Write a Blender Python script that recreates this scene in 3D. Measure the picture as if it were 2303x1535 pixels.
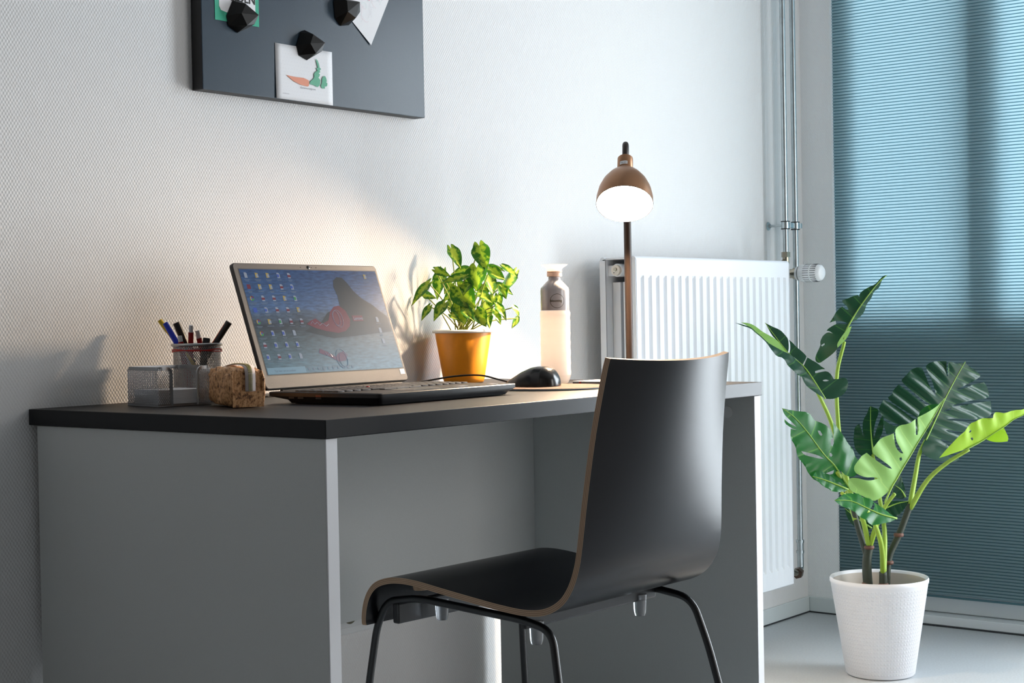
import bpy, bmesh, math, random
from mathutils import Vector, Matrix
for o in list(bpy.data.objects): bpy.data.objects.remove(o)
sc = bpy.context.scene
COL = sc.collection
R_ = random.Random(7)

# ------------------------------------------------------------------ camera
def cam_basis(yaw, pitch, roll):
    y, p, r = map(math.radians, (yaw, pitch, roll))
    fw = Vector((math.cos(p)*math.cos(y), math.cos(p)*math.sin(y), math.sin(p)))
    rt = Vector((math.sin(y), -math.cos(y), 0)); up = rt.cross(fw)
    return fw, math.cos(r)*rt+math.sin(r)*up, -math.sin(r)*rt+math.cos(r)*up
fw, rt, up = cam_basis(38.4166, -0.887, -1.0467)
cam = bpy.data.objects.new('camera', bpy.data.cameras.new('camera')); COL.objects.link(cam)
m = Matrix((rt, up, -fw)).transposed().to_4x4(); m.translation = Vector((-1.5412, -2.2354, 0.8862))
cam.matrix_world = m
cam.data.sensor_width = 36; cam.data.lens = 3573.76/2303*36; cam.data.clip_start = .05
sc.camera = cam

# ------------------------------------------------------------------ light and exposure
sc.view_settings.view_transform = 'Standard'; sc.view_settings.look = 'None'
sc.view_settings.gamma = 1; sc.view_settings.use_curve_mapping = False
sc.view_settings.exposure = 0.0
w = bpy.data.worlds.new('overcast_sky'); sc.world = w; w.use_nodes = True
w.node_tree.nodes['Background'].inputs[0].default_value = (.72, .86, 1, 1)
w.node_tree.nodes['Background'].inputs[1].default_value = 5.4
def area(name, loc, direction, sx, sy, power, col):
    l = bpy.data.lights.new(name, 'AREA'); l.shape = 'RECTANGLE'; l.size = sx; l.size_y = sy; l.energy = power; l.color = col
    o = bpy.data.objects.new(name, l); COL.objects.link(o); o.location = loc
    o.rotation_euler = Vector(direction).to_track_quat('-Z', 'Y').to_euler(); return o
area('window_daylight', (2.62, -1.50, 1.04), (-1, 0.0, -.02), 0.80, 1.92, 47, (.91, .955, 1))
area('left_fill_light', (-2.5, -1.0, 1.35), (1, .0, -.12), 0.8, 1.5, 1.2, (1, .96, .92))  # added fill from the left, no known lamp on that side
area('right_rear_fill', (1.7, -3.75, 1.15), (-.25, 1, -.05), 1.3, 1.7, 27, (1, .98, .96))  # added fill for the space under the desk, front wall has no window
LAMP_POWER = 2300

# ------------------------------------------------------------------ materials
def nodes_of(name):
    m = bpy.data.materials.new(name); m.use_nodes = True
    nt = m.node_tree; b = nt.nodes['Principled BSDF']; return m, nt, b
def P(name, col, rough=.5, metal=0, spec=.5, noise=0, nscale=40, bump=0, bscale=200, emit=None, estr=0, coat=0, trans=0, alpha=1, sss=0):
    m, nt, b = nodes_of(name); N = nt.nodes; L = nt.links
    b.inputs['Base Color'].default_value = (*col, 1); b.inputs['Roughness'].default_value = rough
    b.inputs['Metallic'].default_value = metal; b.inputs['Specular IOR Level'].default_value = spec
    b.inputs['Coat Weight'].default_value = coat; b.inputs['Transmission Weight'].default_value = trans
    if emit: b.inputs['Emission Color'].default_value = (*emit, 1); b.inputs['Emission Strength'].default_value = estr
    if noise or bump:
        tc = N.new('ShaderNodeTexCoord')
    if noise:
        n = N.new('ShaderNodeTexNoise'); n.inputs['Scale'].default_value = nscale; n.inputs['Detail'].default_value = 4
        L.new(tc.outputs['Object'], n.inputs['Vector'])
        r = N.new('ShaderNodeMapRange'); r.inputs[3].default_value = 1-noise; r.inputs[4].default_value = 1+noise
        L.new(n.outputs[0], r.inputs[0])
        mx = N.new('ShaderNodeVectorMath'); mx.operation = 'SCALE'; mx.inputs[0].default_value = col
        L.new(r.outputs[0], mx.inputs['Scale']); L.new(mx.outputs[0], b.inputs['Base Color'])
    if bump:
        n2 = N.new('ShaderNodeTexNoise'); n2.inputs['Scale'].default_value = bscale; n2.inputs['Detail'].default_value = 3
        L.new(tc.outputs['Object'], n2.inputs['Vector'])
        bp = N.new('ShaderNodeBump'); bp.inputs['Strength'].default_value = bump; bp.inputs['Distance'].default_value = .001
        L.new(n2.outputs[0], bp.inputs['Height']); L.new(bp.outputs[0], b.inputs['Normal'])
    return m
def mathn(nt, op, a, b=None, c=None):
    n = nt.nodes.new('ShaderNodeMath'); n.operation = op
    for i, v in enumerate((a, b, c)):
        if v is None: continue
        if isinstance(v, (int, float)): n.inputs[i].default_value = v
        else: nt.links.new(v, n.inputs[i])
    return n.outputs[0]
def wallpaper(name, axis, col=(.80, .80, .80), dist=.0006):
    # woven glass-fibre wallpaper: staggered raised grains
    m, nt, b = nodes_of(name); N = nt.nodes; L = nt.links
    tc = N.new('ShaderNodeTexCoord'); sp = N.new('ShaderNodeSeparateXYZ'); L.new(tc.outputs['Object'], sp.inputs[0])
    nz = N.new('ShaderNodeTexNoise'); nz.inputs['Scale'].default_value = 90; nz.inputs['Detail'].default_value = 2; L.new(tc.outputs['Object'], nz.inputs['Vector'])
    jit = mathn(nt, 'MULTIPLY', mathn(nt, 'SUBTRACT', nz.outputs[0], .5), 2.2)
    h = sp.outputs[axis]
    u = mathn(nt, 'ADD', mathn(nt, 'MULTIPLY', h, 2*math.pi/.0064), jit)
    v = mathn(nt, 'ADD', mathn(nt, 'MULTIPLY', sp.outputs[2], 2*math.pi/.0094), jit)
    a = mathn(nt, 'MULTIPLY', mathn(nt, 'SINE', u), mathn(nt, 'SINE', v))
    a = mathn(nt, 'MULTIPLY_ADD', a, .5, .5)
    a = mathn(nt, 'POWER', a, 1.4)
    bp = N.new('ShaderNodeBump'); bp.inputs['Strength'].default_value = 1; bp.inputs['Distance'].default_value = dist
    L.new(a, bp.inputs['Height']); L.new(bp.outputs[0], b.inputs['Normal'])
    b.inputs['Base Color'].default_value = (*col, 1); b.inputs['Roughness'].default_value = .75; b.inputs['Specular IOR Level'].default_value = .25
    return m
M = dict(
 wall=wallpaper('woven_wallpaper', 0), wall_y=wallpaper('woven_wallpaper_side', 1, (.86, .89, .90)),
 paint=P('warm_grey_wall_paint', (.16, .155, .15), .8), ceil=P('ceiling_paint', (.40, .40, .40), .9),
 paint_w=P('shade_wall_dark', (.10, .10, .10), .8),
 floor=P('grey_linoleum', (.50, .53, .55), .42, noise=.16, nscale=170),
 base=P('baseboard_paint', (.66, .72, .73), .5),
 frame=P('window_frame_paint', (.72, .76, .78), .4),
 rad=P('radiator_enamel', (.84, .87, .91), .28, spec=.5),
 steel=P('galvanised_steel', (.50, .56, .58), .28, metal=.9, noise=.25, nscale=30),
 brass=P('nickel_fitting', (.42, .38, .30), .3, metal=1),
 rubber=P('black_rubber', (.015, .015, .017), .7),
 whitep=P('white_plastic', (.82, .84, .85), .35),
 darkslot=P('dark_slot', (.03, .035, .04), .7),
 desk_black=P('black_laminate', (.009, .0075, .007), .46, spec=.30, bump=.25, bscale=900),
 desk_edge=P('dark_edge_band', (.006, .007, .009), .30, spec=.25),
 panel=P('grey_melamine', (.56, .58, .575), .55, noise=.07, nscale=700, bump=.1, bscale=900),
 panel_edge=P('light_edge_band', (.72, .73, .76), .45),
 chair=P('black_lacquer', (.0025, .003, .005), .28, spec=.15, bump=.08, bscale=1200),
 tube=P('black_powder_coat', (.010, .011, .013), .30, spec=.5),
 spacer=P('beech_spacer', (.52, .34, .22), .6, noise=.2, nscale=120),
 clear=P('clear_plastic', (.55, .57, .6), .25, trans=.8),
 board=P('slate_blue_board', (.030, .050, .072), .26, spec=.28, bump=.14, bscale=900),
 board_side=P('black_board_side', (.008, .008, .009), .5),
 magnet=P('black_magnet', (.004, .004, .004), .35, spec=.3),
 magnet_b=P('dark_brown_magnet_face', (.05, .03, .025), .3),
 paper=P('white_paper', (.86, .86, .88), .7), green_card=P('green_card', (.03, .40, .25), .6),
 ink=P('black_ink', (.02, .02, .02), .7), grey_ink=P('grey_ink', (.35, .36, .40), .7), dots=P('dot_print', (.62, .60, .64), .7),
 carrot=P('carrot_print', (.80, .33, .22), .7), leafprint=P('carrot_leaf_print', (.15, .45, .30), .7),
 pink_ink=P('pink_ink', (.80, .45, .50), .7), teal_ink=P('teal_ink', (.45, .72, .66), .7),
 lap_bezel=P('laptop_bezel', (.085, .080, .080), .45, spec=.22, metal=.0, bump=.25, bscale=1500),
 lap_black=P('laptop_black', (.012, .012, .013), .38), lap_deck=P('laptop_deck', (.035, .031, .030), .5, spec=.3, bump=.15, bscale=1500),
 key=P('key_plastic', (.060, .054, .052), .38), red=P('red_plastic', (.55, .02, .02), .4),
 lens=P('camera_lens', (.002, .002, .003), .1),
 pot_orange=P('orange_pot', (.80, .30, .012), .42, noise=.05, nscale=200), pot_rim=P('pot_white_rim', (.85, .83, .80), .5),
 soil=P('potting_soil', (.06, .04, .025), .95, noise=.4, nscale=150),
 stem_g=P('green_stem', (.28, .34, .06), .5, noise=.2, nscale=60),
 bottle_w=P('white_bottle_body', (.95, .90, .86), .35, trans=0), bottle_g=P('grey_bottle_cup', (.50, .47, .47), .16, coat=.4),
 bottle_o=P('peach_bottle_ring', (.90, .60, .45), .35),
 mouse=P('mouse_black', (.012, .012, .012), .22, spec=.6), mouse_s=P('mouse_gloss_side', (.02, .022, .025), .15),
 cork=P('cork', (.13, .065, .036), .8, noise=.3, nscale=350, bump=.4, bscale=700), pad_edge=P('pad_edge', (.16, .19, .22), .4),
 lamp=P('bronze_lamp_metal', (.030, .018, .013), .36, metal=.3), copper=P('copper_brown_metal', (.36, .18, .09), .36, metal=.6), shade_in=P('lamp_white_lining', (.9, .86, .8), .5),
 silver=P('silver_mesh_metal', (.42, .43, .45), .30, metal=.85),
 pen_y=P('pen_yellow', (.70, .48, .02), .4), pen_b=P('pen_blue', (.02, .05, .65), .3), pen_k=P('pen_black', (.012, .012, .013), .35),
 pen_r=P('pen_red', (.35, .01, .015), .3), pen_w=P('pen_white', (.75, .75, .76), .4), clearpen=P('pen_clear', (.7, .7, .72), .2),
 orange_r=P('orange_print', (.75, .14, .03), .4), rband=P('red_rubber_band', (.60, .03, .025), .5),
 gold=P('brass_zip_teeth', (.55, .50, .22), .3, metal=.8), tape=P('zip_tape', (.62, .54, .52), .8),
 pot_w=P('white_ceramic', (.80, .80, .82), .38), pot_in=P('pot_inside', (.62, .56, .50), .6),
 trunk=P('dark_stem_bark', (.035, .045, .03), .55, noise=.4, nscale=90), node_=P('brown_stem_node', (.16, .07, .05), .6),
 petiole=P('green_petiole', (.32, .48, .05), .4, noise=.15, nscale=40), rib=P('pale_midrib', (.30, .50, .08), .4),
 sticker=P('grey_sticker', (.6, .62, .72), .4),
)
def plywood():
    m, nt, b = nodes_of('plywood_edge'); N = nt.nodes; L = nt.links
    uv = N.new('ShaderNodeUVMap'); sp = N.new('ShaderNodeSeparateXYZ'); L.new(uv.outputs[0], sp.inputs[0])
    s = mathn(nt, 'SINE', mathn(nt, 'MULTIPLY', sp.outputs[0], 2*math.pi*3.5))
    r = N.new('ShaderNodeValToRGB'); r.color_ramp.elements[0].color = (.22, .13, .08, 1); r.color_ramp.elements[1].color = (.50, .33, .21, 1)
    L.new(mathn(nt, 'MULTIPLY_ADD', s, .5, .5), r.inputs[0])
    L.new(r.outputs[0], b.inputs['Base Color']); b.inputs['Roughness'].default_value = .6; return m
M['ply'] = plywood()
def translucent_mix(m, fac, col):
    nt = m.node_tree; b = nt.nodes['Principled BSDF']; tr = nt.nodes.new('ShaderNodeBsdfTranslucent'); tr.inputs[0].default_value = (*col, 1)
    ms = nt.nodes.new('ShaderNodeMixShader'); ms.inputs[0].default_value = fac
    nt.links.new(b.outputs[0], ms.inputs[1]); nt.links.new(tr.outputs[0], ms.inputs[2]); nt.links.new(ms.outputs[0], nt.nodes['Material Output'].inputs[0])
M['cap_w'] = P('milky_white_cap', (.88, .88, .88), .35)
translucent_mix(M['bottle_w'], .5, (1, .93, .87)); translucent_mix(M['cap_w'], .5, (.95, .95, .95))
def corkleather():
    m, nt, b = nodes_of('cork_leather'); N = nt.nodes; L = nt.links
    tc = N.new('ShaderNodeTexCoord'); mp = N.new('ShaderNodeMapping'); mp.inputs['Scale'].default_value = (1, 1, .8); L.new(tc.outputs['Object'], mp.inputs[0])
    n = N.new('ShaderNodeTexNoise'); n.inputs['Scale'].default_value = 170; n.inputs['Detail'].default_value = 6; n.inputs['Roughness'].default_value = .7
    L.new(mp.outputs[0], n.inputs['Vector'])
    r = N.new('ShaderNodeValToRGB'); e = r.color_ramp.elements; e[0].position = .38; e[0].color = (.09, .032, .010, 1); e[1].position = .58; e[1].color = (.72, .41, .20, 1)
    k = e.new(.47); k.color = (.50, .24, .09, 1); L.new(n.outputs[0], r.inputs[0]); L.new(r.outputs[0], b.inputs['Base Color'])
    b.inputs['Roughness'].default_value = .6
    bp = N.new('ShaderNodeBump'); bp.inputs['Distance'].default_value = .0006; L.new(n.outputs[0], bp.inputs['Height']); L.new(bp.outputs[0], b.inputs['Normal']); return m
M['corkl'] = corkleather()
def leafmat(name, c_up, c_dn, vein, var=None, rough=.28, trl=.25):
    # UV.x = across one finger, UV.y = from midrib to margin
    m, nt, b = nodes_of(name); N = nt.nodes; L = nt.links
    uv = N.new('ShaderNodeUVMap'); sp = N.new('ShaderNodeSeparateXYZ'); L.new(uv.outputs[0], sp.inputs[0])
    d = mathn(nt, 'ABSOLUTE', mathn(nt, 'SUBTRACT', mathn(nt, 'FRACT', sp.outputs[0]), .5))
    v = mathn(nt, 'LESS_THAN', d, mathn(nt, 'MULTIPLY_ADD', sp.outputs[1], -.03, .035))
    geo = N.new('ShaderNodeNewGeometry')
    up_ = N.new('ShaderNodeMix'); up_.data_type = 'RGBA'; up_.inputs[6].default_value = (*c_up, 1); up_.inputs[7].default_value = (*vein, 1)
    tc = N.new('ShaderNodeTexCoord'); n = N.new('ShaderNodeTexNoise'); n.inputs['Scale'].default_value = 25 if not var else 130; n.inputs['Detail'].default_value = 3
    L.new(tc.outputs['Object'], n.inputs['Vector'])
    if var:
        r = N.new('ShaderNodeValToRGB'); e = r.color_ramp.elements; e[0].position = .40; e[0].color = (*c_up, 1); e[1].position = .66; e[1].color = (*var, 1)
        L.new(mathn(nt, 'ADD', mathn(nt, 'MULTIPLY', d, -1.1), mathn(nt, 'MULTIPLY_ADD', n.outputs[0], 1.3, .12)), r.inputs[0]); L.new(r.outputs[0], up_.inputs[6]); 
    L.new(mathn(nt, 'MULTIPLY', v, .35), up_.inputs[0])
    mx = N.new('ShaderNodeMix'); mx.data_type = 'RGBA'; mx.inputs[7].default_value = (*c_dn, 1)
    L.new(geo.outputs['Backfacing'], mx.inputs[0]); L.new(up_.outputs[2], mx.inputs[6]); L.new(mx.outputs[2], b.inputs['Base Color'])
    b.inputs['Roughness'].default_value = rough
    tr = N.new('ShaderNodeBsdfTranslucent'); ms = N.new('ShaderNodeMixShader'); ms.inputs[0].default_value = trl
    tcx = N.new('ShaderNodeVectorMath'); tcx.operation = 'MULTIPLY'; tcx.inputs[1].default_value = (1.3, 1.6, .6); L.new(mx.outputs[2], tcx.inputs[0]); L.new(tcx.outputs[0], tr.inputs[0])
    L.new(b.outputs[0], ms.inputs[1]); L.new(tr.outputs[0], ms.inputs[2]); L.new(ms.outputs[0], N['Material Output'].inputs[0]); return m
M['leaf_dark'] = leafmat('monstera_dark_leaf', (.012, .060, .035), (.10, .26, .04), (.10, .28, .05))
M['leaf_mid'] = leafmat('monstera_green_leaf', (.015, .13, .028), (.14, .34, .05), (.16, .42, .04))
M['leaf_light'] = leafmat('monstera_pale_leaf', (.27, .50, .13), (.02, .10, .03), (.50, .72, .22), rough=.45, trl=.15)
M['leaf_yellow'] = leafmat('monstera_lime_leaf', (.42, .66, .04), (.03, .14, .03), (.55, .75, .12), rough=.45, trl=.3)
M['ivy'] = leafmat('variegated_leaf', (.035, .14, .015), (.20, .34, .04), (.42, .52, .10), var=(.36, .46, .06), rough=.35, trl=.3)
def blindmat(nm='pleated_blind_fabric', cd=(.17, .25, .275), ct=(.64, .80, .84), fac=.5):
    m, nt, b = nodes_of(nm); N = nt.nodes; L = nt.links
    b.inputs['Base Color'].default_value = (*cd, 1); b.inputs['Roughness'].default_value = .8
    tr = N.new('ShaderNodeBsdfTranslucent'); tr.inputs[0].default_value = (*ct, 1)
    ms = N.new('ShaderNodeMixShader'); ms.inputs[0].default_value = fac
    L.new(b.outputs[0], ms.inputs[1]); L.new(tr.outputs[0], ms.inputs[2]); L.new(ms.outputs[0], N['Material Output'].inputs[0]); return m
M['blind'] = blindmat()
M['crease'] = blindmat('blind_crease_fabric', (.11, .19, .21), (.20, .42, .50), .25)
def glassmat():
    m = bpy.data.materials.new('window_glass'); m.use_nodes = True; nt = m.node_tree; N = nt.nodes; L = nt.links
    N.remove(N['Principled BSDF']); t = N.new('ShaderNodeBsdfTransparent'); t.inputs[0].default_value = (.93, .96, .95, 1); g = N.new('ShaderNodeBsdfGlossy'); g.inputs['Roughness'].default_value = .02
    ms = N.new('ShaderNodeMixShader'); ms.inputs[0].default_value = .06
    L.new(t.outputs[0], ms.inputs[1]); L.new(g.outputs[0], ms.inputs[2]); L.new(ms.outputs[0], N['Material Output'].inputs[0]); return m
M['glass'] = glassmat()
def emis(name, col, s=1.0, rough=.20):
    m = P(name, (.01, .01, .012), rough, spec=.14, emit=col, estr=s); return m
def screenmat():
    m, nt, b = nodes_of('night_sky_wallpaper'); N = nt.nodes; L = nt.links
    uv = N.new('ShaderNodeUVMap'); sp = N.new('ShaderNodeSeparateXYZ'); L.new(uv.outputs[0], sp.inputs[0])
    mp = N.new('ShaderNodeMapping'); mp.inputs['Scale'].default_value = (2.2, 6, 1); L.new(uv.outputs[0], mp.inputs[0])
    n = N.new('ShaderNodeTexNoise'); n.inputs['Scale'].default_value = 2.2; n.inputs['Detail'].default_value = 7; n.inputs['Distortion'].default_value = .6; L.new(mp.outputs[0], n.inputs['Vector'])
    r = N.new('ShaderNodeValToRGB'); e = r.color_ramp.elements   # by height: sea, rocks, cloud band, night sky
    e[0].position = 0; e[0].color = (.050, .105, .140, 1); e[1].position = 1; e[1].color = (.014, .042, .115, 1)
    for p_, c_ in ((.30, (.030, .055, .070)), (.45, (.016, .024, .034)), (.56, (.040, .065, .105)), (.62, (.040, .080, .165)), (.80, (.022, .058, .140))):
        k = e.new(p_); k.color = (*c_, 1)
    hh = mathn(nt, 'ADD', sp.outputs[1], mathn(nt, 'MULTIPLY', mathn(nt, 'SUBTRACT', n.outputs[0], .5), .22)); L.new(hh, r.inputs[0])
    nn = N.new('ShaderNodeTexNoise'); nn.inputs['Scale'].default_value = 9; nn.inputs['Detail'].default_value = 8; L.new(mp.outputs[0], nn.inputs['Vector'])
    mr = N.new('ShaderNodeMapRange'); mr.inputs[1].default_value = .3; mr.inputs[2].default_value = .7; mr.inputs[3].default_value = .65; mr.inputs[4].default_value = 1.45; L.new(nn.outputs[0], mr.inputs[0])
    vm = N.new('ShaderNodeVectorMath'); vm.operation = 'SCALE'; L.new(r.outputs[0], vm.inputs[0]); L.new(mr.outputs[0], vm.inputs['Scale'])
    L.new(vm.outputs[0], b.inputs['Emission Color']); b.inputs['Emission Strength'].default_value = 1.0
    b.inputs['Base Color'].default_value = (.012, .013, .015, 1); b.inputs['Roughness'].default_value = .20; b.inputs['Specular IOR Level'].default_value = .20; return m
M['screen'] = screenmat()
M['scr_rock'] = emis('screen_rock', (.020, .028, .034)); M['scr_red'] = emis('screen_red', (.11, .022, .036)); M['scr_pink'] = emis('screen_faded_red', (.10, .045, .075))
M['scr_white'] = emis('screen_white', (.19, .22, .27)); M['scr_pale'] = emis('screen_pale', (.10, .13, .17)); M['scr_bar'] = emis('screen_search_bar', (.13, .22, .28))
M['scr_blue'] = emis('screen_icon_blue', (.035, .07, .28)); M['scr_yel'] = emis('screen_icon_yellow', (.28, .21, .06)); M['scr_grn'] = emis('screen_icon_green', (.03, .18, .06))
M['bulb'] = P('lit_bulb', (1, .9, .8), .5, emit=(1, .74, .50), estr=LAMP_POWER)

# ------------------------------------------------------------------ geometry helpers
class MB:
    def __init__(s): s.v = []; s.f = []; s.mi = []; s.uv = []
    def add(s, v, f, mi=0, mat=None, uv=None):
        n = len(s.v); s.v += [tuple(mat @ Vector(p)) if mat else tuple(p) for p in v]
        for i, q in enumerate(f):
            s.f.append([n+k for k in q]); s.mi.append(mi[i] if isinstance(mi, list) else mi)
            s.uv.append(uv[i] if uv else None)
        return s
    def box(s, c, d, mi=0, mat=None):
        x, y, z = [k/2 for k in d]; v = [(c[0]+a*x, c[1]+b*y, c[2]+e*z) for a in (-1, 1) for b in (-1, 1) for e in (-1, 1)]
        f = [(0, 1, 3, 2), (4, 6, 7, 5), (0, 4, 5, 1), (2, 3, 7, 6), (0, 2, 6, 4), (1, 5, 7, 3)]
        return s.add(v, f, mi, mat)
    def box2(s, a, b, mi=0, mat=None):
        return s.box([(p+q)/2 for p, q in zip(a, b)], [abs(q-p) for p, q in zip(a, b)], mi, mat)
    def tube(s, pts, r, seg=10, mi=0, cap=True, mat=None):
        pts = [Vector(p) for p in pts]; n = len(pts); rs = r if isinstance(r, (list, tuple)) else [r]*n
        v = []; f = []; t0 = (pts[1]-pts[0]).normalized(); a = t0.orthogonal().normalized()
        for i, p in enumerate(pts):
            t = (pts[min(i+1, n-1)]-pts[max(i-1, 0)]).normalized(); a = (a-t*a.dot(t)).normalized(); b = t.cross(a)
            for k in range(seg):
                g = 2*math.pi*k/seg; v.append(p+(a*math.cos(g)+b*math.sin(g))*rs[i])
        for i in range(n-1):
            for k in range(seg):
                k2 = (k+1) % seg; f.append((i*seg+k, i*seg+k2, (i+1)*seg+k2, (i+1)*seg+k))
        if cap: f.append(tuple(range(seg-1, -1, -1))); f.append(tuple((n-1)*seg+k for k in range(seg)))
        return s.add(v, f, mi, mat)
    def lathe(s, prof, seg=32, mi=0, mat=None, cap=True):
        v = []; f = []; n = len(prof)
        for r, z in prof:
            for k in range(seg): g = 2*math.pi*k/seg; v.append((r*math.cos(g), r*math.sin(g), z))
        for i in range(n-1):
            for k in range(seg):
                k2 = (k+1) % seg; f.append((i*seg+k, i*seg+k2, (i+1)*seg+k2, (i+1)*seg+k))
        if cap:
            if prof[0][0] > 1e-6: f.append(tuple(range(seg-1, -1, -1)))
            if prof[-1][0] > 1e-6: f.append(tuple((n-1)*seg+k for k in range(seg)))
        return s.add(v, f, mi, mat)
    def poly(s, pts, mi=0, mat=None): return s.add(pts, [tuple(range(len(pts)))], mi, mat)
    def build(s, name, mats, parent=None, smooth=False, bevel=0, loc=None, rot=None, merge=False, solid=0, auto=None):
        me = bpy.data.meshes.new(name); me.from_pydata(s.v, [], s.f)
        if not isinstance(mats, (list, tuple)): mats = [mats]
        for m_ in mats: me.materials.append(m_)
        me.polygons.foreach_set('material_index', s.mi)
        if any(u for u in s.uv):
            ul = me.uv_layers.new(name='UVMap')
            for p, u in zip(me.polygons, s.uv):
                if u:
                    for li, c in zip(p.loop_indices, u): ul.data[li].uv = c
        me.validate(); me.update()
        if merge:
            bm = bmesh.new(); bm.from_mesh(me); bmesh.ops.remove_doubles(bm, verts=bm.verts, dist=1e-5); bm.to_mesh(me); bm.free()
        if smooth: me.polygons.foreach_set('use_smooth', [True]*len(me.polygons))
        o = bpy.data.objects.new(name, me); COL.objects.link(o)
        if parent: o.parent = parent
        if loc: o.location = loc
        if rot: o.rotation_euler = rot
        if solid: md = o.modifiers.new('solid', 'SOLIDIFY'); md.thickness = solid; md.offset = 0
        if bevel:
            md = o.modifiers.new('bevel', 'BEVEL'); md.width = bevel; md.segments = 2; md.limit_method = 'ANGLE'; md.angle_limit = .6
        if smooth and auto:
            me.set_sharp_from_angle(angle=math.radians(auto))
        return o
def thing(name, label, cat, loc=(0, 0, 0), rz=0, group=None):
    o = bpy.data.objects.new(name, None); COL.objects.link(o); o.location = loc; o.rotation_euler = (0, 0, rz); o.empty_display_size = .05
    return tag(o, label, cat, group)
def tag(o, label, cat, group=None, kind=None):
    if label: o['label'] = label
    if cat: o['category'] = cat
    if group: o['group'] = group
    if kind: o['kind'] = kind
    return o
def struct(o, label=None, cat=None):
    o['kind'] = 'structure'
    if label: o['label'] = label
    if cat: o['category'] = cat
    return o
def text(body, size, name, mat, parent, mw, align='LEFT', extrude=.00005, bold=0, sx=1.0):
    cu = bpy.data.curves.new('t', 'FONT'); cu.body = body; cu.size = size; cu.align_x = align; cu.extrude = extrude; cu.offset = bold
    to = bpy.data.objects.new('t', cu); COL.objects.link(to)
    me = bpy.data.meshes.new_from_object(to.evaluated_get(bpy.context.evaluated_depsgraph_get())); bpy.data.objects.remove(to)
    me.name = name; me.materials.clear(); me.materials.append(mat)
    me.transform(mw @ Matrix.Diagonal((sx, 1, 1, 1)))
    o = bpy.data.objects.new(name, me); COL.objects.link(o); o.parent = parent; return o
def frame(o, x, y, z): # matrix from origin and axes
    mm = Matrix((Vector(x), Vector(y), Vector(z))).transposed().to_4x4(); mm.translation = Vector(o); return mm
def lerp(a, b, t): return a+(b-a)*t
def cr(pts, n): # catmull-rom resample
    pts = [Vector(p) for p in pts]; q = [2*pts[0]-pts[1]]+pts+[2*pts[-1]-pts[-2]]; out = []
    for i in range(1, len(q)-2):
        for k in range(n):
            t = k/n; a, b, c, d = q[i-1:i+3]
            out.append(.5*((2*b)+(c-a)*t+(2*a-5*b+4*c-d)*t*t+(3*b-a-3*c+d)*t**3))
    out.append(pts[-1]); return out
def arcpath(pts, rad, n=6): # polyline with rounded corners
    pts = [Vector(p) for p in pts]; out = [pts[0]]
    for i in range(1, len(pts)-1):
        a = (pts[i-1]-pts[i]); b = (pts[i+1]-pts[i]); r = min(rad, a.length*.45, b.length*.45)
        p0 = pts[i]+a.normalized()*r; p1 = pts[i]+b.normalized()*r
        for k in range(n+1):
            t = k/n; out.append(p0.lerp(pts[i], t).lerp(pts[i].lerp(p1, t), t))
    out.append(pts[-1]); return out

# ------------------------------------------------------------------ room shell
XR = 2.6635; XL = -2.6; YF = -3.9; ZC = 2.6
struct(MB().box2((XL-.1, YF-.1, -.1), (XR+.35, .1, 0)).build('floor', M['floor']))
struct(MB().box2((XL-.1, YF-.1, ZC), (XR+.35, .1, ZC+.1)).build('ceiling', M['ceil']))
struct(MB().box2((XL-.1, 0, 0), (XR+.2, .1, ZC)).build('wall_back', M['wall']))
struct(MB().box2((XL-.1, YF, 0), (XL, 0, ZC)).build('wall_left', M['paint']))
struct(MB().box2((XL-.1, YF-.1, 0), (XR+.2, YF, ZC)).build('wall_front', M['paint']))
# window wall with a floor-deep opening (blind) and a second, open window out of frame
W1 = (-.098, -1.02, .03, 2.25); W2 = (-1.10, -1.92, .03, 2.03)
wm = MB()
wm.box2((XR, -.098, 0), (XR+.2, 0, ZC)); wm.box2((XR, W1[1], W1[3]), (XR+.2, W1[0], ZC))
wm.box2((XR, W2[0], 0), (XR+.2, W1[1], ZC)); wm.box2((XR, W2[1], 0), (XR+.2, W2[0], W2[2])); wm.box2((XR, W2[1], W2[3]), (XR+.2, W2[0], ZC)); wm.box2((XR, YF, 0), (XR+.2, W2[1], ZC))
struct(wm.build('wall_right', M['wall_y']))
struct(MB().box2((XR+.2001, -.110, 0), (XR+1.9, 0, ZC)).build('blind_shade_wall', M['paint_w']))  # unseen slab added outside, long and dark to shade the blind's left side
bb = MB().box2((XL, -.008, 0.004), (XR-.001, -.0005, .047)).build('baseboard_back', M['base'], bevel=.002); struct(bb)
bb = MB().box2((XR-.008, -.098, 0.004), (XR-.0005, -.0085, .047)).build('baseboard_right', M['base'], bevel=.002); struct(bb)
sill = MB().box2((XR-.002, W1[1], .004), (XR+.2, W1[0]-.0005, .029)).build('trim_1', M['frame'], bevel=.0015); struct(sill)
# joint shadow strips between floor and baseboard, shade put in as dark boxes
struct(MB().box2((XL, -.0075, 0.0002), (XR, -.0012, .004)).build('joint_shade_back', M['darkslot']))
struct(MB().box2((XR-.0065, W1[1], 0.0002), (XR+.01, -.0082, .004)).build('joint_shade_right', M['darkslot']))
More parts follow.
